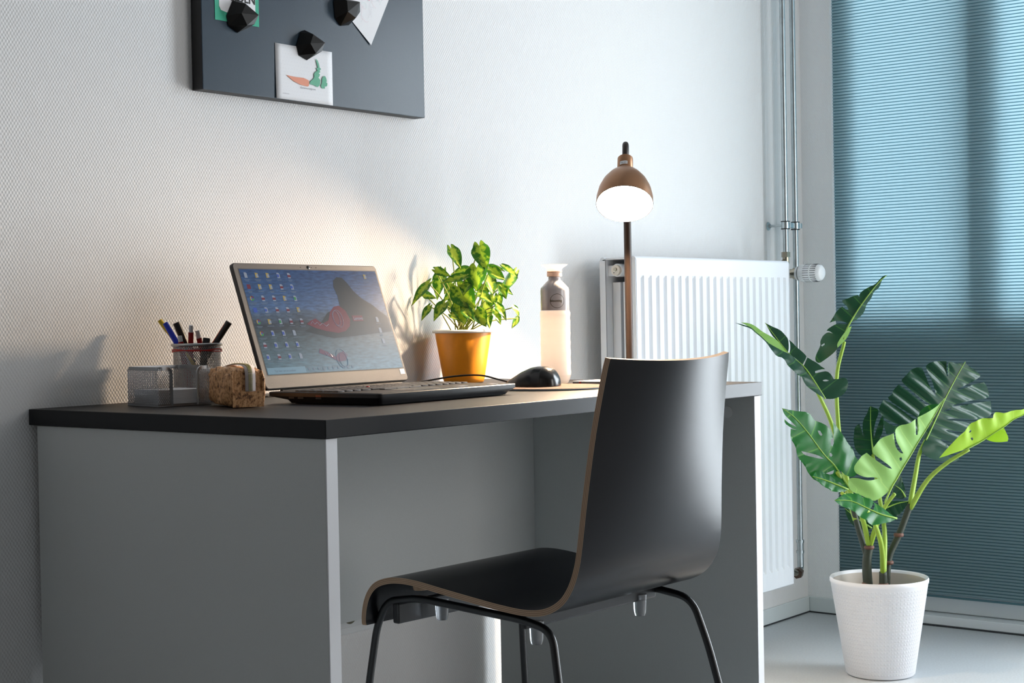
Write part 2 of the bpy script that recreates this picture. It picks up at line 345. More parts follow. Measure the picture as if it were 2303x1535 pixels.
# window behind the blind: solid lower panel, glazing above, one mullion
win = struct(bpy.data.objects.new('window_1', None)); COL.objects.link(win)
fx0, fx1 = XR+.050, XR+.11
fm = MB(); fm.box2((fx0, W1[1], .030), (fx1, W1[0]-.001, .095)); fm.box2((fx0, W1[1], 2.18), (fx1, W1[0]-.001, 2.249)); fm.box2((fx0, W1[0]-.075, .095), (fx1, W1[0]-.001, 2.18)); fm.box2((fx0, W1[1]+.001, .095), (fx1, W1[1]+.07, 2.18)); fm.box2((fx0, -.60, .095), (fx1, -.50, 2.18)); fm.box2((fx0, W1[1]+.07, .80), (fx1, W1[0]-.075, .87))
fm.build('window_frame', M['frame'], win, bevel=.003)
MB().box2((fx0+.02, W1[1]+.07, .095), (fx1-.02, W1[0]-.075, .80)).build('lower_panel', M['frame'], win)
MB().box2((fx0+.03, -.50, .87), (fx0+.036, W1[0]-.075, 2.18)).build('pane', M['glass'], win)
MB().box2((fx0+.03, W1[1]+.07, .87), (fx0+.036, -.60, 2.18)).build('pane', M['glass'], win)
win2 = struct(bpy.data.objects.new('window_2', None)); COL.objects.link(win2)
fm = MB()
for a, b in (((W2[1], W2[2]), (W2[0], W2[2]+.06)), ((W2[1], W2[3]-.06), (W2[0], W2[3])), ((W2[1], W2[2]+.06), (W2[1]+.06, W2[3]-.06)), ((W2[0]-.06, W2[2]+.06), (W2[0], W2[3]-.06)), ((W2[1]+.06, .80), (W2[0]-.06, .84))):
    fm.box2((fx0, a[0], a[1]), (fx1, b[0], b[1]))
fm.build('window_frame', M['frame'], win2, bevel=.003)
MB().box2((fx0+.03, W2[1]+.06, W2[2]+.06), (fx0+.036, W2[0]-.06, .80)).build('pane', M['glass'], win2)
MB().box2((fx0+.03, W2[1]+.06, .84), (fx0+.036, W2[0]-.06, W2[3]-.06)).build('pane', M['glass'], win2)

# ------------------------------------------------------------------ pleated blind
bl = thing('pleated_blind', 'blue-grey pleated blind pulled down over the backlit window', 'blind', (XR+.014, -.56, 0))
bm_ = MB(); pitch = .0088; y0, y1 = .4612, -.44; ys = [lerp(y0, y1, k/14) for k in range(15)]; v = []; f = []; zz = .085; row = 0
prof = [(0, 0), (-.0026, .14), (-.0044, .38), (-.0040, .60), (-.0022, .84)]
rows = []
nple = int((2.20-.085)/pitch)
for i in range(nple):
    for dx, dz in prof: rows.append((dx, .085+(i+dz)*pitch))
rows.append((0, .085+nple*pitch))
for dx, z in rows:
    sag = .0012*math.sin(z*40)
    for y in ys: v.append((dx+.0006*math.sin(y*23+z*9), y, z+.0016*math.sin(y*7+1.2)*max(0, 1-(z-.08)*3)))
ny = len(ys)
bmi = []
for i in range(len(rows)-1):
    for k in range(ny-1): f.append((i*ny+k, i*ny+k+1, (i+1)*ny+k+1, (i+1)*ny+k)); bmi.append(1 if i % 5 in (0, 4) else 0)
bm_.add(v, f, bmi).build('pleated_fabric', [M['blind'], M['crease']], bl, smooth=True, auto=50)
MB().box((0.0, .0075, .0815), (.006, .894, .006)).build('bottom_rail', P('blind_rail_teal', (.05, .13, .16), .5), bl)
MB().box((0, .0075, 2.215), (.012, .894, .024)).build('head_rail', M['frame'], bl)

# ------------------------------------------------------------------ radiator
rad = thing('radiator', 'white double-panel radiator with vertical ribs on the wall beside the desk', 'radiator', (0, 0, 0))
RX0, RX1, RZ0, RZ1 = 1.568, 2.311, .147, 1.024
def rpanel(name, yf, yb, x0, x1, z0, z1, front):
    q = MB(); n = 22; per = (x1-x0)/(n+.6); cols = [x0]
    xs = []; 
    for i in range(n):
        c = x0+per*(i+.8)
        for dx, dp in ((-.48, 0), (-.24, 0), (-.10, 1), (.10, 1), (.24, 0)): xs.append((c+dx*per, dp))
    xs = [(x0, 0)]+xs+[(x1, 0)]
    zs = [(z0, 0), (z0+.045, 0), (z0+.055, 1), (z1-.053, 1), (z1-.045, 0), (z1-.006, 0)]
    dep = .008; v = []; f = []
    for z, k in zs:
        for x, dp in xs: v.append((x, yf+front*dep*dp*k, z))
    nx = len(xs)
    for i in range(len(zs)-1):
        for k in range(nx-1): f.append((i*nx+k, i*nx+k+1, (i+1)*nx+k+1, (i+1)*nx+k) if front > 0 else (i*nx+k, (i+1)*nx+k, (i+1)*nx+k+1, i*nx+k+1))
    q.add(v, f)
    e = .001; q.box2((x0, min(yf, yb)+(.0085 if front > 0 else 0), z0), (x1, max(yf, yb)-(0 if front > 0 else .0085), z1-.006))
    q.tube([(x0, (yf+yb)/2, z1-.008), (x1, (yf+yb)/2, z1-.008)], abs(yf-yb)/2, 12); q.tube([(x0, (yf+yb)/2, z0+.004), (x1, (yf+yb)/2, z0+.004)], abs(yf-yb)/2, 12)
    for xe in (x0, x1): q.box2((xe-.0015, yf, z0+.004), (xe+.0015, yb, z1-.008))
    return q.build(name, M['rad'], rad, smooth=True, auto=40)
rpanel('front_panel', -.145, -.128, RX0, RX1, RZ0, RZ1, 1)
rpanel('back_panel', -.042, -.058, RX0, RX1, RZ0, RZ1, -1)
q = MB()
for k in range(37):
    x = RX0+.02+k*.0195; q.box2((x, -.127, RZ0+.03), (x+.001, -.100, RZ1-.06)); q.box2((x+.008, -.086, RZ0+.03), (x+.009, -.059, RZ1-.06))
q.box2((RX0+.02, -.1005, RZ0+.03), (RX1-.02, -.0995, RZ1-.06)); q.box2((RX0+.02, -.0865, RZ0+.03), (RX1-.02, -.0855, RZ1-.06))
tag(q.build('convector_fins', M['rad'], rad), None, None, kind='stuff')
MB().box2((RX0+.001, -.1295, RZ1-.0065), (RX1-.001, -.0565, RZ1-.0015)).build('top_grille', M['rad'], rad, bevel=.0015)
q = MB().box2((RX0+.004, -.1275, RZ0+.05), (RX0+.0055, -.106, RZ1-.060)); q.build('end_strip', M['rad'], rad)
q = MB(); q.tube([(RX0+.025, -.093, RZ1-.032), (RX0-.002, -.093, RZ1-.032)], .0155, 20); q.box2((RX0+.012, -.128, RZ1-.045), (RX0+.04, -.058, RZ1-.020)); MB().tube([(RX0+.03, -.093, RZ0+.035), (RX0+.0, -.093, RZ0+.035)], .0155, 20).build('connection_boss', M['rad'], rad, smooth=True, auto=40)
q.build('connection_boss', M['rad'], rad, smooth=True, auto=40)
bv = MB().tube([(RX0-.0021, -.093, RZ1-.032), (RX0-.010, -.093, RZ1-.032)], .0125, 20).build('bleed_plug', P('plug_nickel', (.62, .56, .48), .35, metal=.6), rad, smooth=True, auto=40)
q = MB(); q.tube([(RX0-.0101, -.093, RZ1-.030), (RX0-.0125, -.093, RZ1-.030)], .0042, 12); q.tube([(RX0-.0101, -.089, RZ1-.038), (RX0-.0108, -.089, RZ1-.038)], .0012, 8, 1); q.build('bleed_screw', [M['brass'], M['darkslot']], bv, smooth=True, auto=40)
# valve and thermostatic head, axis pointing into the room (-y)
vx, vy, vz = 2.372, -.080, .991
q = MB(); q.tube([(RX1, -.093, vz), (vx, -.093, vz)], .0095, 12); q.tube([(vx, -.062, vz), (vx, -.128, vz)], .0125, 16); q.tube([(vx, -.078, vz), (vx+.02, -.068, vz+.02), (2.44, -.060, vz+.035)], .0085, 12)
q.tube([(RX1+.006, -.093, vz), (RX1+.02, -.093, vz)], .0145, 6); q.tube([(vx, -.126, vz), (vx, -.140, vz)], .0155, 12)
q.build('valve_body', M['brass'], rad, smooth=True, auto=40)
th = MB(); seg = 48
pr = [(.0175, .136), (.0195, .138), (.0195, .143), (.0185, .144), (.0185, .146), (.0222, .148), (.0238, .156), (.0243, .172), (.0240, .190), (.0230, .202), (.0205, .210), (.0160, .214)]
def axisY(p): return frame((vx, 0, vz), (1, 0, 0), (0, 0, 1), (0, -1, 0))
th.lathe(pr, seg, 0, axisY(0)); 
head = th.build('thermostat_head', M['whitep'], rad, smooth=True, auto=45)
s_ = MB()
for k in range(24):
    g = 2*math.pi*k/24; rr = .0243
    for z0_, z1_ in ((.164, .182), (.186, .202)):
        c_, n_ = math.cos(g), math.sin(g); mm = axisY(0) @ Matrix.Rotation(g, 4, 'Z')
        s_.box((rr-.0006, 0, (z0_+z1_)/2), (.0016, .0012, z1_-z0_), 0, mm)
s_.build('vent_slot', M['darkslot'], head)['kind'] = 'stuff'
MB().lathe([(.0200, .1435), (.0206, .1445), (.0200, .1462)], 40, 0, axisY(0)).build('collar_ring', P('collar_grey', (.28, .30, .31), .5), head, smooth=True)
q = MB()
for k, t_ in enumerate('54321'): text('|' if k % 2 else t_, .006, 'scale_mark', M['grey_ink'], head, axisY(0) @ Matrix.Rotation(math.radians(200+k*22), 4, 'Z') @ frame((.0237, 0, .153), (0, 1, 0), (0, 0, 1), (1, 0, 0)))
q = MB(); q.tube(arcpath([(RX1, -.093, RZ0+.030), (RX1+.05, -.093, RZ0+.028), (2.440, -.082, RZ0+.005)], .03), .0085, 12)
q.build('return_fitting', M['brass'], rad, smooth=True, auto=40)

# ------------------------------------------------------------------ pipes and clamp
hp = thing('heating_pipe', 'galvanised riser pipe nearer the desk, ending at the radiator valve', 'pipe', (2.45, -.060, 0))
MB().tube([(0, 0, 1.055), (0, 0, 2.598)], .0078, 16).build('pipe', M['steel'], hp, smooth=True, auto=40)
MB().tube([(0, 0, 1.040), (0, 0, 1.0545)], .0128, 6).tube([(0, 0, 1.02), (0, 0, 1.041)], .0095, 12).build('union_nut', M['brass'], hp)
hp2 = thing('heating_pipe', 'galvanised riser pipe nearer the corner, running down to the floor elbow', 'pipe', (2.508, -.060, 0))
MB().tube([(0, 0, .235), (0, 0, 2.598)], .0078, 16).build('pipe', M['steel'], hp2, smooth=True, auto=40)
MB().tube([(0, 0, .228), (0, 0, .236)], .0115, 16).tube([(0, 0, .205), (0, 0, .229)], .0095, 16).tube([(0, 0, .198), (0, 0, .206)], .0112, 16).tube(arcpath([(0, 0, .20), (0, 0, .152), (-.026, -.008, .148)], .03), .0092, 14).build('press_elbow', M['steel'], hp2, smooth=True, auto=40)
MB().tube([(-.024, -.008, .148), (-.046, -.014, .146)], .0150, 6).build('flare_nut', P('brown_nut', (.10, .065, .05), .35, metal=.7), hp2)
pc = thing('pipe_clamp', 'double steel pipe clamp with rubber lining holding both pipes to the wall', 'clamp', (2.479, 0, 1.13))
q = MB()
for dx in (-.029, .029):
    q.lathe([(.0085, -.009), (.0118, -.009), (.0118, .009), (.0085, .009)], 24, 0, Matrix.Translation((dx, -.060, 0))); q.lathe([(.0084, -.0115), (.0126, -.0115), (.0126, -.0092), (.0084, -.0092)], 24, 1, Matrix.Translation((dx, -.060, 0))); q.lathe([(.0084, .0092), (.0126, .0092), (.0126, .0115), (.0084, .0115)], 24, 1, Matrix.Translation((dx, -.060, 0)))
    q.box((dx+.012, -.071, 0), (.007, .005, .014), 0)
q.box((0, -.060, 0), (.036, .008, .013), 0)
q.build('clamp_ring', [M['steel'], M['rubber']], pc, smooth=True, auto=40)
MB().tube([(-.021, -.001, 0), (-.021, -.052, 0)], .0035, 10).build('threaded_rod', M['steel'], pc, smooth=True, auto=40)
MB().lathe([(.0125, .0008), (.0115, .003), (.006, .0045), (.006, .008), (0, .008)], 20, 0, frame((-.021, 0, 0), (1, 0, 0), (0, 0, 1), (0, -1, 0))).build('wall_rosette', M['steel'], pc, smooth=True, auto=40)

# ------------------------------------------------------------------ desk
desk = thing('desk', 'grey panel desk with thin black top standing against the wall', 'desk', (0, 0, 0))
DH, DT, DD, DL = .75, .0262, .685, 1.199
q = MB(); x0, x1, yb, yf = .0, DL, -.002, -DD
q.box2((x0, yf, DH-DT), (x1, yb, DH)); top = q
top.mi = [1 if i in (0, 2) else 0 for i in range(6)]
o = top.build('desktop', [M['desk_black'], M['desk_edge']], desk, bevel=.0012)
PZ = DH-DT-.0006
for xa, nm in ((.0045, 0), (DL-.0225, 1)):
    pn = MB().box2((xa, -.678, .002), (xa+.018+.004, -.033 if nm else -.018, PZ)).build('side_panel', M['panel'], desk, bevel=.0008)
    MB().box2((xa, -.6805, .002), (xa+.022, -.6782, PZ)).build('edge_band', M['panel_edge'], pn, bevel=.0006)
q = MB().box2((.027, -.135, .318), (DL-.0228, -.118, PZ)).build('modesty_panel', M['panel'], desk, bevel=.0008)
MB().tube([(DL-.0226, -.620, .691), (DL-.0240, -.620, .691)], .0115, 28).build('screw_cover', P('cover_cap_grey', (.66, .67, .67), .5), desk, smooth=True, auto=30)
ws = thing('wall_socket', 'flush wall socket half hidden behind the desk modesty panel', 'socket', (.75, 0, .295))
q = MB(); q.box2((-.16, -.010, -.035), (.05, -.0005, .035)); q.build('socket_back_box', M['whitep'], ws, bevel=.003)
q = MB(); q.box2((-.075, -.0135, -.021), (.012, -.0101, .030)); q.build('cover_plate', M['whitep'], ws, bevel=.002)
MB().tube([(-.024, -.0136, .005), (-.024, -.0142, .005)], .019, 32).build('round_recess', P('socket_recess', (.16, .15, .10), .5), ws)
MB().tube([(-.029, -.0143, -.003), (-.029, -.0158, -.003)], .004, 10).build('earth_pin', M['gold'], ws)

# ------------------------------------------------------------------ chair
TH = -.02; cpx, cpy, CW = .316, -.9128, .387
chair = thing('chair', 'black plywood shell chair on slim tube legs, tucked under the desk', 'chair', (cpx, cpy, 0), TH)
prof = [(0, .824), (.012, .759), (.0215, .698), (.030, .621), (.0335, .582), (.0365, .548), (.0405, .519), (.050, .491), (.069, .466), (.098, .450), (.133, .4445), (.180, .4465), (.240, .453), (.306, .461), (.353, .467), (.390, .469), (.420, .4665), (.446, .458), (.462, .444), (.472, .425), (.4765, .403), (.476, .389)]
pp = cr([(0, b, z) for b, z in prof], 5); nr = len(pp); NA = 24
th_ = .0048
acc = [0]
for i in range(1, nr): acc.append(acc[-1]+(pp[i]-pp[i-1]).length)
tot = acc[-1]; v = []
for side in (1, -1):
    for i, p in enumerate(pp):
        t = (pp[min(i+1, nr-1)]-pp[max(i-1, 0)]).normalized(); nrm = Vector((0, -t.z, t.y))  # points away from sitter
        if nrm.y > 0 and i < nr*.3: nrm = -nrm
        h = max(0, min(1, (.80-0-(acc[i]))/.8)); hb = max(0, 1-acc[i]/.33)
        inset = .031*hb
        rc = .0015  # rounded corners at both ends
        de = min(acc[i], tot-acc[i])
        if de < rc: inset += rc-math.sqrt(max(0, rc*rc-(rc-de)**2))
        for k in range(NA+1):
            a = k/NA; u = 2*a-1
            x = inset+(CW-2*inset)*a
            bow = (1-u*u)*(.028*hb**.6) ; 
            q_ = Vector((x, p.y-bow, p.z-.007*(1-u*u)*hb**4))+Vector((0, t.z, -t.y))*(-th_*side)
            v.append(q_)
f = []; mi = []; uv = []; nn = NA+1; off = nr*nn
for i in range(nr-1):
    for k in range(NA):
        a, b, c, d = i*nn+k, i*nn+k+1, (i+1)*nn+k+1, (i+1)*nn+k
        f.append((a, d, c, b)); mi.append(0); uv.append(None); f.append((off+a, off+b, off+c, off+d)); mi.append(0); uv.append(None)
    for k in (0, NA):
        a, d = i*nn+k, (i+1)*nn+k
        f.append((a, off+a, off+d, d) if k == 0 else (a, d, off+d, off+a)); mi.append(1); uv.append(((0, 0), (1, 0), (1, 1), (0, 1)) if k == 0 else ((0, 0), (0, 1), (1, 1), (1, 0)))
for i in (0, nr-1):
    for k in range(NA):
        a, b = i*nn+k, i*nn+k+1
        f.append((a, b, off+b, off+a)); mi.append(1); uv.append(((0, 0), (0, 1), (1, 1), (1, 0)))
q = MB(); q.add(v, f, mi, None, uv)
sh = q.build('seat_shell', [M['chair'], M['ply']], chair, smooth=True, auto=50)
tr = .0062
def rail(a, pts, nm='leg_frame'): return arcpath([(a, b, z) for b, z in pts], .03)
near = [(.505, .006), (.486, .287), (.474, .385), (.452, .4265), (.382, .438), (.164, .426), (.110, .415), (.096, .345), (.020, .006)]
far = [(.452, .006), (.444, .287), (.440, .370), (.425, .4265), (.360, .438), (.150, .430), (.075, .420), (.048, .345), (-.03, .006)]
def splay(path, a, sgn):
    out = []
    for b, z in path: out.append((a+sgn*max(0, .40-z)*.10, b, z))
    return arcpath(out, .028, 7)
for pth, a, sg in ((near, .030, -1), (far, CW-.030, 1)):
    half = splay(pth, a, sg)
    mid = min(range(len(half)), key=lambda k: abs(half[k].y-(pth[3][0]-.02))+abs(half[k].z-.43)*.1)
    L_ = MB().tube(half, tr, 12).build('leg', M['tube'], chair, smooth=True, auto=60)
    for e in (half[0], half[-1]): MB().tube([e, (e.x, e.y, .0005)], .0085, 12).build('foot_cap', M['rubber'], L_, smooth=True, auto=60)
def bar(p0, p1, wd, ht, name):
    p0, p1 = Vector(p0), Vector(p1); d = p1-p0; x = d.normalized(); z = Vector((0, 0, 1)); y = z.cross(x).normalized(); z = x.cross(y)
    return MB().box((0, 0, 0), (d.length, wd, ht), 0, frame((p0+p1)/2, x, y, z)).build(name, M['tube'], chair, bevel=.003)
bar((.030, .166, .4235), (CW-.030, .150, .4265), .010, .024, 'cross_bar'); bar((.026, .430, .409), (CW-.026, .412, .411), .014, .034, 'cross_bar')
for a, b in ((.062, .160), (CW-.075, .150), (.06, .40), (CW-.07, .39)):
    MB().lathe([(.0, -.0045), (.012, -.0045), (.013, 0), (.012, .0045), (0, .0045)], 16, 0, Matrix.Translation((a, b, .4405 if b < .2 else .451)) @ Matrix.Diagonal((1.5, 1, 1, 1))).build('spacer', M['spacer'], chair, smooth=True, auto=40)
for a, b, z in ((.055, .160, .405), (CW-.070, .151, .409), (.10, .395, .410)):
    MB().lathe([(.0, -.020), (.0085, -.019), (.0105, -.012), (.0120, .016), (.0, .016)], 10, 0, Matrix.Translation((a, b, z))).build('stacking_bumper', M['clear'], chair, smooth=True, auto=40)
MB().box((.10, .30, .4475), (.05, .03, .001)).build('sticker', M['orange_r'], chair)

# ------------------------------------------------------------------ memo board and what it holds
BX0, BX1, BZ, BT = .3604, .9615, 1.305, .0292
bd = thing('memo_board', 'dark slate-blue magnetic board with black sides hanging above the desk', 'board', (0, 0, 0))
q = MB().box2((BX0, -BT, BZ), (BX1, -.0005, BZ+.60)); q.mi = [1, 1, 0, 1, 1, 1]
q.build('board_panel', [M['board'], M['board_side']], bd, bevel=.0015)
def flat(pts, z0, name, mat, parent=None, th=.0003, subd=None):
    q = MB(); n = len(pts); q.add([(x, z0, z) for x, z in pts]+[(x, z0-th, z) for x, z in pts], [tuple(range(n)), tuple(range(2*n-1, n-1, -1))]+[(i, (i+1) % n+0, (i+1) % n+n, i+n) for i in range(n)])
    return q.build(name, mat, parent)
fy = -BT
# carrot card
card = thing('postcard', 'white dotted card with a carrot drawing, held by a black magnet', 'card', (.538, fy-.0006, 1.306))
def bent_card(x0, x1, z0, z1, lift, mat):
    q = MB(); v = []; f = []; n = 10
    for i in range(n+1):
        for j in range(n+1):
            a, b = i/n, j/n; v.append((lerp(x0, x1, a), -lift*((1-b)**2)*(1-a)**2-.0003, lerp(z0, z1, b)))
    for i in range(n):
        for j in range(n): f.append((i*(n+1)+j, (i+1)*(n+1)+j, (i+1)*(n+1)+j+1, i*(n+1)+j+1))
    return q.add(v, f)
bent_card(0, .151, 0, .104, .0015, 0).build('paper', M['paper'], card, smooth=True, solid=.0003)
def cl(pts, mat, name, d=.0022):
    q = MB().poly([(x, -d, z) for x, z in pts]); return q.build(name, mat, card)
# positions inside the card: u to the right, v up (card 0.151 x 0.104)
cs = lambda pts: [(u*.151, v*.104) for u, v in pts]
cl(cs([(.17, .445), (.30, .345), (.42, .30), (.54, .285), (.56, .30), (.57, .36), (.56, .405), (.47, .435), (.34, .430), (.24, .436)]), M['carrot'], 'carrot_print')
for pts in ([(.57, .34), (.60, .40), (.64, .44), (.66, .47), (.66, .54), (.69, .585), (.72, .60), (.70, .655), (.73, .66), (.715, .72), (.705, .77), (.695, .83), (.73, .79), (.75, .73), (.76, .67), (.785, .65), (.76, .615), (.77, .585), (.74, .565), (.765, .54), (.75, .50), (.735, .48), (.77, .44), (.765, .37), (.745, .33), (.72, .30), (.66, .325)],
            [(.775, .33), (.80, .40), (.80, .47), (.825, .515), (.855, .53), (.875, .49), (.885, .44), (.875, .41), (.895, .40), (.89, .355), (.87, .33), (.85, .335), (.845, .29), (.80, .29)]):
    cl(cs(pts), M['leafprint'], 'leaf_print')
dd = MB()
for j in range(15):
    for i in range(20):
        x = (i+.5*(j % 2)+.5)*.151/20.5; z = (j+.5)*.104/15
        dd.poly([(x+.00045*math.cos(g), -.0020, z+.00045*math.sin(g)) for g in (0, 1.05, 2.1, 3.14, 4.2, 5.25)])
dd.build('dot_print', M['dots'], card)['kind'] = 'stuff'
text('Zomerwortelgroen', .0052, 'caption', M['grey_ink'], card, frame((.062, -.0023, .0245), (1, 0, 0), (0, 0, 1), (0, -1, 0)))
text('de Moestuin', .0032, 'small_caption', M['dots'], card, frame((.017, -.0023, .010), (1, 0, 0), (0, 0, 1), (0, -1, 0)))
# green card with white note
gc = thing('greeting_card', 'green card with white lettered note at the board top left', 'card', (.392, fy-.0004, 1.434))
MB().box2((0, -.0004, 0), (.107, 0, .15)).build('green_backing', M['green_card'], gc)
q = MB().poly([(.010, -.0008, .16), (.010, -.0008, .045), (.014, -.0008, .040), (.022, -.0008, .038), (.060, -.0008, .042), (.078, -.0008, .038), (.081, -.0008, .018), (.074, -.0008, .038), (.099, -.0008, .037), (.099, -.0008, .16)])
q.v = [(a, b, c) for a, b, c in q.v]
MB().poly([(.010, -.0008, .15), (.010, -.0008, .026), (.014, -.0008, .019), (.030, -.0008, .016), (.045, -.0008, .020), (.074, -.0008, .022), (.081, -.0008, .006), (.081, -.0008, .023), (.098, -.0008, .025), (.098, -.0008, .15)]).build('white_note', M['paper'], gc)
text('GARDEN', .0235, 'lettering', M['ink'], gc, frame((.010, -.0012, .0400), (1, 0, 0), (0, 0, 1), (0, -1, 0)), bold=.0005, sx=.93)
text('goods', .011, 'small_lettering', M['teal_ink'], gc, frame((.058, -.0012, .0275), (1, 0, 0), (0, 0, 1), (0, -1, 0)), sx=.9)
# tilted drawing
dr = thing('drawing', 'white sheet with faint floral pencil drawing, tilted under a magnet', 'drawing', (.799, fy-.0008, 1.437))
e1 = Vector((.055, 0, .099)).normalized(); e2_ = Vector((-.072, 0, .038+.019)).normalized()
q = MB(); c0 = Vector((0, 0, 0)); q.add([c0, c0+e1*.17, c0+e1*.17+e2_*.10, c0+e2_*.10], [(0, 1, 2, 3)])
for i in (0, 1): q.v[i] = (q.v[i][0], -.002, q.v[i][2])
q.build('paper', M['paper'], dr, solid=.0003)
rr_ = random.Random(3); q = MB()
for k in range(46):
    a = .012+.14*rr_.random(); b = .012+.075*rr_.random(); p_ = e1*a+e2_*b; path = []; ang = rr_.random()*6
    for j in range(7): path.append(p_+Vector((0, -.0026, 0))); ang += rr_.uniform(-1, 1); p_ = p_+Vector((math.cos(ang), 0, math.sin(ang)))*.004
    q.tube(path, .00014, 4, k % 3)
q.build('pencil_lines', [M['dots'], M['pink_ink'], M['teal_ink']], dr)['kind'] = 'stuff'
q = MB()
for k in range(9):
    c_ = e1*(.070+.006*rr_.random())+e2_*(.045+.02*rr_.random()); q.poly([c_+Vector((.0045*math.cos(g)*(.6+.4*rr_.random()), -.0024-.00002*k, .0045*math.sin(g))) for g in [j*.785 for j in range(8)]])
q.build('pink_flower', M['pink_ink'], dr)
MB().poly([e1*.085+e2_*.07+Vector((.016*math.cos(g), -.0023, .013*math.sin(g)*(1+.3*math.sin(3*g)))) for g in [j*.524 for j in range(12)]]).build('teal_wash', M['teal_ink'], dr)
# faceted magnets
def magnet(cx, cz, s, rot, lab):
    t = thing('magnet', lab, 'magnet', (cx, fy-.0022, cz), 0, None)
    base = [(-.95, -.15), (-.55, .85), (-.15, 1.05), (.95, .30), (.80, -.55), (.0, -1.0), (-.75, -.75)]
    topq = [(-.45, .0), (-.15, .65), (.80, .18), (.62, -.42), (.05, -.62)]
    c, sn = math.cos(rot), math.sin(rot)
    R2 = lambda p: (s*(p[0]*c-p[1]*sn), s*(p[0]*sn+p[1]*c))
    v = [(R2(p)[0], 0, R2(p)[1]) for p in base]+[(R2(p)[0]-.3*s*0, -.024 if i not in (2,) else -.028, R2(p)[1]) for i, p in enumerate(topq)]
    bm2 = bmesh.new(); [bm2.verts.new(p) for p in v]; r = bmesh.ops.convex_hull(bm2, input=bm2.verts)
    me = bpy.data.meshes.new('magnet_body'); bm2.to_mesh(me); bm2.free(); me.materials.append(M['magnet']); me.materials.append(M['magnet_b'])
    for p in me.polygons:
        p.material_index = 0
    o = bpy.data.objects.new('magnet_body', me); COL.objects.link(o); o.parent = t; return t
magnet(.619, 1.414, .028, 0, 'black faceted magnet holding the carrot card')
magnet(.722, 1.495, .030, .5, 'black faceted magnet on the tilted floral drawing')
magnet(.447, 1.446, .030, -.1, 'black faceted magnet on the green card')

# ------------------------------------------------------------------ laptop
LP = thing('laptop', 'open black laptop with a blue desktop screen full of icons', 'laptop', (.285, -.519, DH), .041)
LW, LD, LZ = .370, .246, .019
q = MB(); z0 = .0035
sec = [(0, .0115), (0, LZ-.001), (.0008, LZ), ]
hull = []
def rr(x0, x1, y0, y1, z, r=.008, n=4):
    o = []
    for cx, cy, a0 in ((x1-r, y1-r, 0), (x0+r, y1-r, 90), (x0+r, y0+r, 180), (x1-r, y0+r, 270)):
        for k in range(n+1): a = math.radians(a0+90*k/n); o.append((cx+r*math.cos(a), cy+r*math.sin(a), z))
    return o
def loft(mb, loops, mi=0, capb=True, capt=True):
    n = len(loops[0]); v = [p for l in loops for p in l]; f = []
    for i in range(len(loops)-1):
        for k in range(n): k2 = (k+1) % n; f.append((i*n+k, i*n+k2, (i+1)*n+k2, (i+1)*n+k))
    if capb: f.append(tuple(range(n-1, -1, -1)))
    if capt: f.append(tuple((len(loops)-1)*n+k for k in range(n)))
    return mb.add(v, f, mi)
loft(q, [rr(.006, LW-.024, .005, LD-.045, .0012), rr(.003, LW-.018, .002, LD-.040, .0065), rr(.0, LW, .0, LD, .0120), rr(0, LW, 0, LD, LZ-.001), rr(.001, LW-.001, .001, LD-.001, LZ)])
q.build('base', M['lap_black'], LP, smooth=True, auto=25)
MB().box((LW/2, LD/2-.0015, LZ+.0002), (LW-.006, LD-.012, .0004)).build('palm_deck', M['lap_deck'], LP)
for x in (.04, LW-.04):
    for y in (.03, LD-.05): MB().box((x, y, .001), (.04, .006, .002)).build('rubber_foot', M['rubber'], LP, bevel=.0006)
kw = .0190; kd = .0188; ky0 = .098; kx0 = .012
kme = {}
def key(x, y, wd, dp):
    kk = (round(wd, 4), round(dp, 4))
    if kk not in kme:
        a, b = wd/2-.0018, dp/2-.0018; q2 = MB(); loft(q2, [rr(-a, a, -b, b, 0, .0015, 2), rr(-a, a, -b, b, .0014, .0015, 2), rr(-a+.0012, a-.0012, -b+.0012, b-.0012, .0022, .0012, 2)])
        o = q2.build('key', M['key'], LP, smooth=True, auto=30); kme[kk] = o.data
    else:
        o = bpy.data.objects.new('key', kme[kk]); COL.objects.link(o); o.parent = LP
    o.location = (x, y, LZ+.0006); return o
rows_ = [[1.0, 1, 1, 1.25, 5.3, 1.25, 1, 1, 1.0], [2.25]+[1]*10+[2.25], [1.75]+[1]*11+[1.75], [1.5]+[1]*12+[1], [1]*13+[1.5]]
for r_i, rw in enumerate(rows_):
    x = kx0; sc_ = 14.5/sum(rw)
    for wd in rw: key(x+wd*sc_*kw/2, ky0+(r_i+.5)*kd*.93, wd*sc_*kw, kd*.93); x += wd*sc_*kw
    for j in range(4): key(kx0+14.5*kw+(j+.5)*kw*.94, ky0+(r_i+.5)*kd*.93, kw*.94, kd*.93)
for j in range(19): key(kx0+(j+.5)*18.26*kw/19, ky0+5*kd*.93+.006, 18.26*kw/19, .0115)
MB().lathe([(0.0, .0035), (.0028, .0032), (.003, .0022), (.0022, 0)], 12, 0, Matrix.Translation((kx0+6.9*kw, ky0+2.95*kd*.93, LZ+.0008))).build('pointing_stick', M['red'], LP, smooth=True)
for j in range(3): MB().box((.125+.033*j, .089, LZ+.0012), (.031, .012, .0016)).build('pad_button', M['key'], LP, bevel=.0006)
MB().box((.158, .048, LZ+.0006), (.105, .062, .0005)).build('trackpad', P('trackpad', (.05, .045, .045), .3), LP)
MB().box((.25, .030, LZ+.0006), (.022, .012, .0004)).build('palm_sticker', M['sticker'], LP)
MB().box((.338, .030, LZ+.0006), (.014, .014, .0004)).build('palm_sticker', M['sticker'], LP)
prt = P('port_red_glint', (.20, .03, .015), .4)
for y, z in ((.17, .010), (.19, .010), (.13, .010), (.13, .0135)): MB().box((-.0001, y, z), (.0008, .012, .0028)).build('port', M['darkslot'] if z < .012 else prt, LP)
